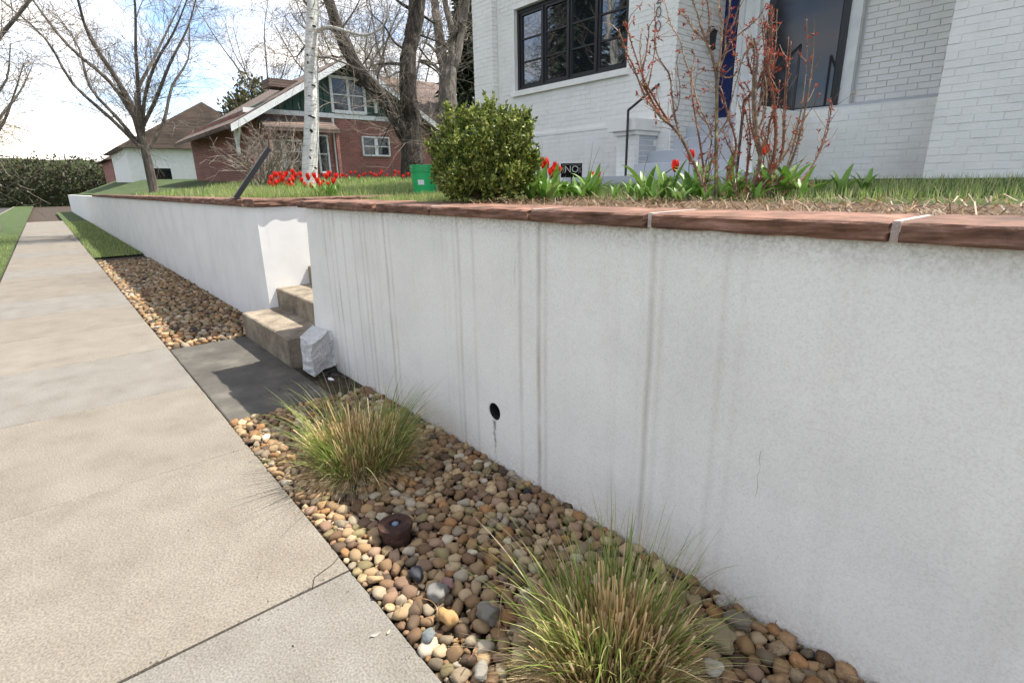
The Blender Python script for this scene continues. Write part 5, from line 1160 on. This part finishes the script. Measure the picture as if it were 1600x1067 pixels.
parts.append(lawn(26000, lambda r, n: -12+r.random(n)*7.3, lambda r, n: 2.2+r.random(n)**1.2*5, .05, .13, .005, GP, 2))
parts.append(lawn(9000, lambda r, n: -20.5+r.random(n)*9, lambda r, n: 2.2+r.random(n)*10, .08, .18, .012, GP, 3))
parts.append(lawn(5000, lambda r, n: XL-.4-r.random(n)*3, lambda r, n: 2.1+r.random(n)*.7, .08, .22, .005, GP, 4))
parts.append(lawn(30000, lambda r, n: -1-r.random(n)**1.5*28, lambda r, n: -2.68+r.random(n)*1.74, .03, .08, .006, GP, 6))

r_ = np.random.default_rng(44); nn2 = 9000; x_ = -17-r_.random(nn2)**1.3*22; y_ = YE+r_.random(nn2)*1.04; parts.append(blades(np.stack([x_, y_, np.zeros(nn2)], 1), .04+.08*r_.random(nn2), np.full(nn2, .008), np.abs(r_.normal(size=nn2))*.4, r_.random(nn2)*6.28, r_.normal(size=nn2)*.6, pick(GP, nn2, r_), 2, 5))
V, F, C_ = cat_(parts); o = link('lawn_grass', np_mesh('lawn_grass', V, F, M['blade'], C_)); o['kind'] = 'stuff'
# mulch litter: chips and dry stalks lying on the bed
n = 8000; r = np.random.default_rng(3); x = -3.35+r.random(n)*6.4; y = 2.05+r.random(n)**1.4*.8; P = np.stack([x, y, gv(x, y)+.010+.025*r.random(n)], 1)
V, F, C_ = blades(P, .02+.05*r.random(n), .003+.003*r.random(n), 1.3+.4*r.normal(size=n)*.5, r.random(n)*6.28, r.normal(size=n)*.3, pick([(.24, .15, .08), (.17, .10, .055), (.38, .28, .17), (.10, .065, .04)], n, r), 1, 3, True)
o = link('mulch_litter', np_mesh('mulch_litter', V, F, M['blade'], C_)); o['kind'] = 'stuff'

def clump(label, cx, cy, Rr, H_, nst, ngr, seed, cv=.3, wf=1.):
    e = empty('ornamental_grass', (cx, cy, 0)); tag(e, label, 'grass clump'); r = np.random.default_rng(seed)
    def roots(n, pw=.5, R_=Rr): a = r.random(n)*6.28; q_ = r.random(n)**pw; return q_, a, np.stack([q_*R_*np.cos(a), q_*R_*np.sin(a), np.zeros(n)-.01], 1)
    ST = [(.66, .47, .23), (.78, .60, .33), (.54, .38, .18), (.84, .68, .42), (.38, .27, .13), (.72, .54, .28)]
    GR = [(.15, .21, .04), (.21, .28, .055), (.29, .35, .09), (.11, .16, .035), (.38, .39, .14)]
    OL = [(.24, .23, .09), (.32, .27, .12), (.19, .19, .07)]
    def out(nm, t): o = link(nm, np_mesh(nm, t[0], t[1], M['blade'], t[2]), e); o.location = (0, 0, 0); o['kind'] = 'stuff'
    # cut stubble, in tufts
    nt_ = 60; tq, ta, TP = roots(nt_, .55, Rr*.66); w_ = r.integers(0, nt_, nst); P = TP[w_]+np.stack([r.normal(size=nst)*.020, r.normal(size=nst)*.020, np.zeros(nst)], 1)
    hh = H_*(.50+.22*r.random(nt_))[w_]*(1+.14*r.normal(size=nst))*(1.04-.22*tq[w_])
    hh = hh*(.55+.6*r.random(nst)); out('cut_straw', blades(P, hh, wf*(.0030+.0026*r.random(nst)), tq[w_]*.42+r.normal(size=nst)*.21, ta[w_]+r.normal(size=nst)*.5, r.normal(size=nst)*.10+.05, pick(ST, nst, r, .35), 2, seed+1, True))
    n2 = int(nst*.55); q_, a, P = roots(n2, .5, Rr*.72)   # dry bent leaves spilling out low
    out('dry_leaves', blades(P, H_*(.35+.5*r.random(n2)), .0022+.0022*r.random(n2), q_*1.0+.25+r.normal(size=n2)*.25, a+r.normal(size=n2)*.6, 1.1+r.normal(size=n2)*.6, pick(ST+OL, n2, r, .35), 4, seed+2))
    # live blades, in tufts of one direction each
    nt_ = 34; tq, ta, TP = roots(nt_, .40, Rr*.74); tl = .55+.55*r.random(nt_); w_ = r.integers(0, nt_, ngr); P = TP[w_]+np.stack([r.normal(size=ngr)*.022, r.normal(size=ngr)*.022, np.zeros(ngr)], 1)
    out('green_blades', blades(P, H_*tl[w_]*(.75+.45*r.random(ngr)), wf*(.0042+.0046*r.random(ngr)), tq[w_]*.36+r.normal(size=ngr)*.16, ta[w_]+r.normal(size=ngr)*.6, cv+np.abs(r.normal(size=ngr))*.5, pick(GR, ngr, r), 6, seed+3))
    n3 = ngr//4; q_, a, P = roots(n3, .35, Rr*.8)   # long arching ones
    out('long_blades', blades(P, H_*(1.1+.5*r.random(n3)), .0034+.0022*r.random(n3), q_*.45+.05+r.normal(size=n3)*.14, a+r.normal(size=n3)*.35, .6+np.abs(r.normal(size=n3))*.6, pick(GR+[(.5, .42, .25)], n3, r), 8, seed+4))
    return e
clump('farther clump of cut straw and green grass, close to the stair corner', -2.78, 1.16, .27, .42, 4200, 760, 31, .6, 1.25)
clump('nearest clump of cut straw with long green blades, bottom of the picture', -.88, 1.16, .225, .40, 5200, 620, 37, .2, 1.35)

# ================================================================ THE PEBBLES
r = np.random.default_rng(77)
def shape(sub, seed):
    V, F = ico(sub); rr = np.random.default_rng(seed); ax = np.array([1, rr.uniform(.58, .95), rr.uniform(.42, .76)]); pw = rr.uniform(.66, 1.0)
    V = np.sign(V)*np.abs(V)**pw; nzv = np.array([noise.noise(Vector(v*1.1)+Vector((seed*3.1, 0, 0)))*.42+noise.noise(Vector(v*2.2)+Vector((0, seed, 0)))*.22 for v in V]); V = V*(1+nzv[:, None]); return V*ax, F
SH2 = [shape(3 if k < 0 else 2, 100+k) for k in range(16)]; SH1 = [shape(1, 200+k) for k in range(12)]
PAL = [((.37, .26, .145), 6), ((.29, .185, .098), 6), ((.43, .325, .20), 5), ((.31, .17, .075), 2.8), ((.19, .115, .064), 4), ((.23, .145, .095), 2), ((.30, .20, .135), 1.4), ((.21, .165, .11), 2), ((.33, .27, .19), 2.3), ((.48, .42, .32), 1.8), ((.11, .075, .048), 2.4), ((.045, .045, .048), .4), ((.36, .23, .11), .8), ((.24, .195, .10), 2)]
pc = np.array([p_[0] for p_ in PAL]); pwt = np.array([p_[1] for p_ in PAL], float); pwt /= pwt.sum()
# dart throwing, large first
def throw(x0, x1, y0, y1, n, rmin, rmax, overlap, seed, avoid=()):
    r = np.random.default_rng(seed); cell = rmax*2; grid = {}; out = []
    rad = np.sort(rmin+(rmax-rmin)*r.random(n)**2.2)[::-1]
    for R_ in rad:
        for _ in range(14):
            x = r.uniform(x0+R_*.5, x1-R_*.4); y = r.uniform(y0+R_*.55, y1-R_*.3)
            if any((x-ax_)**2+(y-ay_)**2 < (ar+R_*.5)**2 for ax_, ay_, ar in avoid): continue
            ci, cj = int(x/cell), int(y/cell); ok = True
            for i in (ci-1, ci, ci+1):
                for j in (cj-1, cj, cj+1):
                    for (a, b_, c) in grid.get((i, j), ()):
                        if (a-x)**2+(b_-y)**2 < ((c+R_)*overlap)**2: ok = False; break
                    if not ok: break
                if not ok: break
            if ok: grid.setdefault((ci, cj), []).append((x, y, R_)); out.append((x, y, R_)); break
    return out
capP = hz(618, 824, .05)
AV = [(capP.x, capP.y, .088), (-.90, 1.17, .12), (-2.78, 1.16, .12)]
top = throw(-3.975, 1.9, YE+.004, WY-.004, 13000, .0105, .036, .79, 5, AV)
low = throw(-3.975, 1.9, YE+.004, WY, 5600, .013, .030, .78, 6, AV[:1])
far = throw(-16, XL-.02, YE, WY, 5000, .02, .05, .86, 7)
print('pebbles', len(top), len(low), len(far))
from mathutils import Euler
def place(p, zbase, rr):
    x, y, R_ = p; e = Euler((rr.normal()*.28, rr.normal()*.28, rr.uniform(0, 6.28))).to_matrix(); return (x, y, zbase+R_*.28+rr.uniform(-.006, .006)), np.array(e), R_*1.02
items = []
for p in top: L_, m_, s_ = place(p, -.012, r); items.append([L_, m_, s_, int(r.integers(16)), int(r.choice(len(PAL), p=pwt)), 0])
def szpx(it):
    x, y, d = prj(it[0]); return it[2]/d if (d > 0 and 395 < x < 1205 and 600 < y < 1075) else 0
rank = sorted(range(len(items)), key=lambda i: -szpx(items[i])); solo = rank[:292]
smesh = []
for k in range(16): V, F = SH2[k]; me = np_mesh('pebble', V, F, M['pebble'], None, True); smesh.append(me)
# per-object colour for single stones comes through the object's own colour
mtp, n_p, l_p, b_p = None, None, None, None
def pebble_obj_mat():
    mt = M['pebble'].copy(); mt.name = 'river_pebble_single'; t = mt.node_tree
    for nd in list(t.nodes):
        if nd.type == 'ATTRIBUTE':
            oi = t.nodes.new('ShaderNodeObjectInfo')
            for lk in list(nd.outputs['Color'].links): t.links.new(oi.outputs['Color'], lk.to_socket)
    return mt
PM = pebble_obj_mat()
for me in smesh: me.materials.clear(); me.materials.append(PM)
used = set()
for i in solo:
    L_, m_, s_, k, c, _ = items[i]; o = bpy.data.objects.new('pebble', smesh[k]); COL.objects.link(o); o.parent = bed
    o.matrix_local = Matrix.Translation(L_) @ Matrix(m_.tolist()).to_4x4() @ Matrix.Scale(s_, 4); v_ = r.uniform(.66, 1.14); o.color = (*(pc[c]*v_), 1); used.add(i)
def mass(its, shapes, name):
    Vs, Fs, Cs, k0 = [], [], [], 0
    for (L_, m_, s_, k, c, _) in its:
        V, F = shapes[k % len(shapes)]; V = (V*s_)@m_.T+np.array(L_); Vs.append(V); Fs.append(F+k0); k0 += len(V); Cs.append(np.repeat((pc[c]*r.uniform(.64, 1.14))[None], len(V), 0))
    return np_mesh(name, np.vstack(Vs), np.vstack(Fs), M['pebble'], np.vstack(Cs), True)
rest = [items[i] for i in range(len(items)) if i not in used]
o = link('pebbles', mass(rest, SH2, 'pebbles'), bed); o['kind'] = 'stuff'
its = []
for p in low: L_, m_, s_ = place(p, -.042, r); its.append([L_, m_, s_, int(r.integers(16)), int(r.choice(len(PAL), p=pwt)), 0])
for p in far: L_, m_, s_ = place(p, -.02, r); its.append([L_, m_, s_, int(r.integers(16)), int(r.choice(len(PAL), p=pwt)), 0])
o = link('under_pebbles', mass(its, SH1, 'under_pebbles'), bed); o['kind'] = 'stuff'
for (x_, y_, s_) in ((-4.72, 1.60, .07), (-4.58, 1.63, .06), (-4.45, 1.68, .055), (-4.62, 1.70, .08), (-4.33, 1.72, .04), (-4.80, 1.66, .06), (-4.50, 1.60, .035)):
    V, F = shape(2, int(-x_*100)); me = np_mesh('broken_footing', V, F, M['darkconc'], None); o = link('broken_footing', me, wall); o.location = (x_+2, y_-WY, -.01); o.scale = (s_, s_*.8, s_*.7); o.rotation_euler = (0, 0, x_*50)
# stones that stand out
def stone(px, py, size, col, label, seed, zb=.012, flat=1., rz=0.):
    p = hz(px, py, .02); V, F = shape(3, seed); V = V*np.array([1, 1, flat]); me = np_mesh('stone', V, F, PM, None, True); o = link('stone', me); o.location = (p.x, p.y, zb+size*.3); o.scale = (size,)*3; o.rotation_euler = (.1, -.1, rz); o.color = (*col, 1); tag(o, label, 'stone'); return o
stone(651, 899, .038, (.045, .047, .055), 'blackish slate-blue stone between the rusty cap and the sidewalk joint', 301, .02, 1.1)
stone(669, 995, .028, (.16, .18, .18), 'small smooth blue-grey stone at the sidewalk edge', 302, .02, .8, 0.2)
stone(700, 969, .042, (.42, .26, .11), 'plump orange-yellow stone at the edge of the sunlight', 303, .02, 1.2)
stone(762, 962, .045, (.19, .175, .15), 'round grey-brown stone left of the near grass clump', 304, .02, 1.1)
stone(684, 929, .046, (.19, .185, .17), 'flat oval grey stone below the blackish one', 305, .02, .9, 2.1)
stone(752, 1052, .036, (.24, .225, .19), 'pale oval grey stone near the bottom edge', 306, .022, .9, 2.4)
stone(1113, 1047, .036, (.45, .43, .39), 'whitish egg-shaped stone right of the near grass clump', 307, .025, .9, .4)
stone(1126, 1002, .062, (.24, .20, .12), 'long olive-tan stone right of the near grass clump', 308, .02, .85, -.5)
stone(1151, 972, .050, (.17, .145, .115), 'dark brown blocky stone close to the wall foot at the right', 309, .02, .9, .2)
stone(1127, 948, .024, (.36, .33, .30), 'small pale pebble leaning near the wall foot at the right', 310, .045, 1.1, .9)
stone(700, 914, .03, (.27, .16, .14), 'pinkish rounded stone right of the blackish one', 311, .022, 1.1)
stone(920, 268, .001, (.1, .1, .1), 'x', 312) if 0 else None

# ================================================================ SMALL THINGS
# rusty round cap
e = empty('pipe_cap', (capP.x, capP.y, 0)); tag(e, 'rusty round iron cap with a pale blue centre among the pebbles', 'pipe cap')
q = MB(); q.lathe([(.064, -.05), (.068, .035), (.070, .043)], 32, (capP.x, capP.y, 0)); q.build('collar', M['rust'], e)
q = MB(); q.lathe([(.070, .045), (.080, .047), (.082, .066), (.079, .074), (.060, .079), (.034, .080), (.029, .078), (.026, .066), (.0, .066)], 40, (capP.x, capP.y, 0)); q.build('lid', M['rust'], e)
q = MB(); q.lathe([(.016, .067), (.0155, .074), (.012, .077), (.0, .077)], 20, (capP.x, capP.y, 0)); q.build('centre_plug', plain('blue_grey_plug', (.12, .18, .24), .5), e, smooth=True)

# green bucket
bp_ = hz(664, 303, 1.49); bd = (bp_-CO).dot(CF); sc = bd/FPX; print('bucket', bp_, bd)
bz = 1.478; e = empty('bucket', (bp_.x, bp_.y, bz)); tag(e, 'bright green plastic bucket standing on the lawn left of the boxwood', 'bucket')
rt, rb_, H_ = 20.5*sc, 16.5*sc, 44*sc
q = MB(); q.lathe([(0, .004), (rb_, .004), (rb_, .0), (rt*.97, H_*.78), (rt*.97, H_), (rt*.93, H_), (rb_*.93, .012), (0, .012)], 40, (bp_.x, bp_.y, bz)); q.build('pail', M['green'], e, smooth=False)
q = MB()
for z_ in (.78, .84, .91, .985): q.lathe([(rt*.96, H_*z_-.004), (rt*1.05, H_*z_-.003), (rt*1.05, H_*z_+.003), (rt*.96, H_*z_+.005)], 40, (bp_.x, bp_.y, bz))
q.build('rim_rings', M['green'], e)
q = MB(); q.tube([(bp_.x+rt*1.04*math.cos(t), bp_.y+rt*1.04*math.sin(t)*.35-.0, bz+H_*.86-rt*.9*math.sin(t)*.55) for t in [math.pi*i/16 for i in range(17)]], .0035, 6); q.build('handle', plain('bucket_wire', (.5, .5, .5), .4, 1), e)
lab = MB(); aa = [math.radians(-62+5*i) for i in range(7)]; v0 = [(bp_.x+(rb_+(rt-rb_)*.42+.002)*math.cos(a), bp_.y+(rb_+(rt-rb_)*.42+.002)*math.sin(a), bz+H_*.34) for a in aa]; v1 = [(bp_.x+(rb_+(rt-rb_)*.62+.0035)*math.cos(a), bp_.y+(rb_+(rt-rb_)*.62+.0035)*math.sin(a), bz+H_*.5) for a in aa]
lab.add(v0+v1, [(i, i+1, 8+i, 7+i) for i in range(6)]); lab.build('paper_label', M['whitepaint'], e)

# black sign with scrollwork and the word NO
SD = 4.55; c0 = D(893, 268, SD); nrm = -Vector((CF.x, CF.y, 0)).normalized(); sid = Vector((-nrm.y, nrm.x, 0)); sid = sid if sid.dot(CR) > 0 else -sid; sc = SD/FPX; gz_ = g(c0.x, c0.y)
e = empty('garden_sign', (c0.x, c0.y, gz_)); tag(e, 'small black garden sign with pale lettering NO, half behind the tulip leaves', 'sign')
def spt(u_, v_, w_=0): return c0+sid*(u_*sc)+_up*(v_*sc)+nrm*w_
q = MB(); q.poly_prism([spt(-16.5, -9), spt(16.5, -9), spt(16.5, 12), spt(-16.5, 12)], nrm*-.006); q.build('board', plain('black_sign_face', (.006, .006, .006), .85, 0, .1), e)
q = MB(); q.tube([spt(0, -9, -.003), Vector((c0.x, c0.y, gz_-.05))], .005, 6); q.build('stake', M['black'], e)
cream = plain('cream_lettering', (.42, .41, .37), .6)
tm = text_mesh('NO', 10.5*sc*1.35, .0006, cream, 'lettering'); o = link('lettering', tm); o.parent = e
o.matrix_local = Matrix.Translation(spt(0, -1.5, .0022)-Vector((c0.x, c0.y, gz_))) @ Matrix((sid, _up, nrm)).transposed().to_4x4()
q = MB(); pr = [spt(-14.5, 10, .0015), spt(-6, 10.2, .0015), spt(0, 9.0, .0015), spt(6, 10.2, .0015), spt(14.5, 10, .0015)]; q.tube(bez(pr, 4), .0011, 4)
for s_ in (-1, 1):
    q.tube([spt(s_*15, 7, .0015), spt(s_*11, -3, .0015)], .0013, 4); q.tube([spt(s_*11.5, 6, .0015), spt(s_*15, -3, .0015)], .0013, 4); q.tube([spt(s_*8.8, 2.6, .0015), spt(s_*8.8, 1.0, .0015)], .002, 5)
    q.tube(bez([spt(s_*15, 9, .0015), spt(s_*10, 8, .0015), spt(s_*8, 6, .0015), spt(s_*10, 5, .0015)], 4), .001, 4)
q.build('scrollwork', cream, e)
# dark pot behind the tulips, rounded rock beside the sign
c = D(840, 270, 4.7); gz_ = g(c.x, c.y); q = MB(); q.lathe([(0, .0), (.055, .0), (.075, .15), (.082, .152), (.082, .175), (.07, .175), (.06, .12), (0, .12)], 24, (0, 0, 0)); o = q.build('flower_pot', plain('dark_pot', (.02, .016, .014), .5), off=(0, 0, 0), smooth=False); o.location = (c.x, c.y, gz_); tag(o, 'dark flower pot hidden behind the tulips beside the boxwood', 'pot')
c = D(920, 272, 4.6); V, F = shape(3, 401); o = link('garden_rock', np_mesh('garden_rock', V, F, PM, None, True)); o.location = (c.x, c.y, g(c.x, c.y)+.06); o.scale = (.055, .055, .11); o.color = (.20, .20, .14, 1); tag(o, 'rounded olive-grey rock just right of the black garden sign', 'rock')
# tall thin weeds
def weed(px, py0, tips, dd, label):
    b = onground(px, py0, dd); e = empty('tall_weed', b); tag(e, label, 'weed')
    for (tx, ty) in tips:
        t = D(tx, ty, dd+random.uniform(-.1, .1)); mdl = b.lerp(t, .55)+Vector((random.uniform(-.02, .02), 0, .03)); q = MB(); q.col = (.22, .25, .13); q.tube(bez([b, mdl, t], 6), [.0028-.0018*i/12 for i in range(13)], 4); q.build('stalk', M['blade'], e)
weed(912, 300, [(926, 222), (938, 228), (920, 250)], 4.3, 'tall thin grass stalks right of the black garden sign'); weed(936, 300, [(942, 262), (950, 258)], 4.2, 'short thin stalks beside the wide-open tulip'); weed(834, 305, [(848, 226), (842, 240)], 4.1, 'dark thin stalks at the right edge of the boxwood')
weed(1002, 305, [(1030, 258), (1020, 262), (1014, 240)], 3.5, 'thin grass stalks in front of the lowest porch step')
# dry straw tuft in the left bed
p = onground(448, 300, 7.0); r = np.random.default_rng(8); n = 420; P = np.stack([r.normal(size=n)*.10, r.normal(size=n)*.06, np.zeros(n)], 1)
V, F, C_ = blades(P, .08+.12*r.random(n), .004+.004*r.random(n), .5+.4*r.random(n), r.random(n)*6.28, 1.+r.random(n), pick([(.62, .55, .36), (.52, .44, .27), (.70, .64, .46)], n, r), 4, 8)
o = link('dry_grass_tuft', np_mesh('dry_grass_tuft', V, F, M['blade'], C_)); o.location = p; tag(o, 'flattened pale straw tuft in front of the red tulips by the birch', 'grass tuft')
# fallen leaf and twigs
def flat_leaf(px, py, L, az, col, label, curl=.25, z=.004):
    p = hz(px, py, z); q = MB(); pts = [Vector((L*(i/6-.5), 0, curl*L*abs(i/6-.5)**1.5*1.2)) for i in range(7)]; q.ribbon(pts, [L*.36*math.sin(math.pi*(.06+.9*i/6)) for i in range(7)], Vector((0, 1, 0)), col=col, fold=-.2)
    o = q.build('fallen_leaf', M['leaf'], off=(0, 0, 0), smooth=True); o.location = p; o.rotation_euler = (.25, .1, az); tag(o, label, 'leaf'); return o
flat_leaf(587, 991, .040, 1.4, (.30, .28, .24), 'small curled grey leaf lying on the near sidewalk slab')
flat_leaf(607, 987, .026, 2.2, (.42, .36, .26), 'tan curled leaf at the edge between slab and pebbles')
flat_leaf(930, 905, .075, 2.0, (.50, .42, .36), 'pale dry leaf caught upright in the near grass clump', z=.22)
flat_leaf(484, 684, .05, .4, (.35, .03, .07), 'dark pink petal at the left of the farther grass clump', z=.05)
for (px, py) in ((436, 609), (451, 611), (432, 625), (405, 618), (447, 600)):
    flat_leaf(px, py, .03, random.random()*6, (.05, .04, .03), 'dark dead leaf scrap on the shaded landing', .1).__setitem__('group', 'leaf scraps on the landing')
def drytwig(pts, rad, label, col=(1.2, 1.1, .9), z=.045):
    q = MB(); q.col = col; P3 = [hz(px, py, z+dz) for px, py, dz in pts]; q.tube(bez(P3, 4), rad, 5); o = q.build('dry_stalk', M['rosewood']); tag(o, label, 'stalk')
drytwig([(793, 908, .03), (784, 930, .02), (782, 955, .01), (779, 985, 0), (778, 1000, 0)], .0022, 'pale curved stalk hanging over pebbles left of the near clump')
drytwig([(656, 934, .0), (672, 938, .02), (682, 948, .02), (684, 962, .0)], .0018, 'thin hooked stalk beside the flat oval grey stone')
drytwig([(733, 1030, .03), (741, 1018, .03), (748, 1009, .03)], .0016, 'short red-brown twig near the bottom edge'  , (.9, .5, .4))
drytwig([(600, 782, .0), (640, 770, .02), (680, 752, .02), (712, 728, .02)], .0016, 'long thin straw reaching from the farther clump towards the wall')
drytwig([(786, 742, -.02), (808, 749, .0)], .002, 'dark twig at the wall foot right of the drain', (.2, .15, .12)); 
# white flake of broken plaster
p = hz(517, 592, .035); V, F = shape(1, 555); o = link('plaster_flake', np_mesh('plaster_flake', V, F, M['whitepaint'])); o.location = p; o.scale = (.045, .03, .02); tag(o, 'white flake of broken plaster under the corner lump', 'plaster')
# leaf litter scrap along the wall foot
n = 1500; r = np.random.default_rng(14); x = -3.9+r.random(n)*5.7; y = YE+.02+r.random(n)*1.03; y = np.where(r.random(n) < .5, WY-.01-r.random(n)**2*.15, y); P = np.stack([x, y, .012+.02*r.random(n)], 1)
V, F, C_ = blades(P, .015+.05*r.random(n)**2, .0015+.002*r.random(n), 1.4+.25*r.normal(size=n), r.random(n)*6.28, r.normal(size=n)*.4, pick([(.30, .22, .14), (.12, .08, .05), (.42, .34, .22)], n, r), 2, 15); o = link('leaf_litter', np_mesh('leaf_litter', V, F, M['blade'], C_)); o['kind'] = 'stuff'

# grit and flecks blown onto the sidewalk, thicker along its edge and joints
n = 520; r = np.random.default_rng(21); x = -6+r.random(n)*6.5; y = YE-.01-r.random(n)**2.6*1.4; jn = r.random(n) < .25; x = np.where(jn, -1.958+r.normal(size=n)*.02, x); y = np.where(jn, -.8+r.random(n)*1.5, y)
V, F, C_ = blades(np.stack([x, y, np.full(n, .0025)], 1), .003+.011*r.random(n)**3, .0014+.0022*r.random(n), 1.5+.06*r.normal(size=n), r.random(n)*6.28, r.normal(size=n)*.1, pick([(.10, .075, .05), (.05, .04, .03), (.22, .17, .11), (.30, .25, .16)], n, r), 1, 22, True)
o = link('sidewalk_grit', np_mesh('sidewalk_grit', V, F, M['blade'], C_)); o['kind'] = 'stuff'
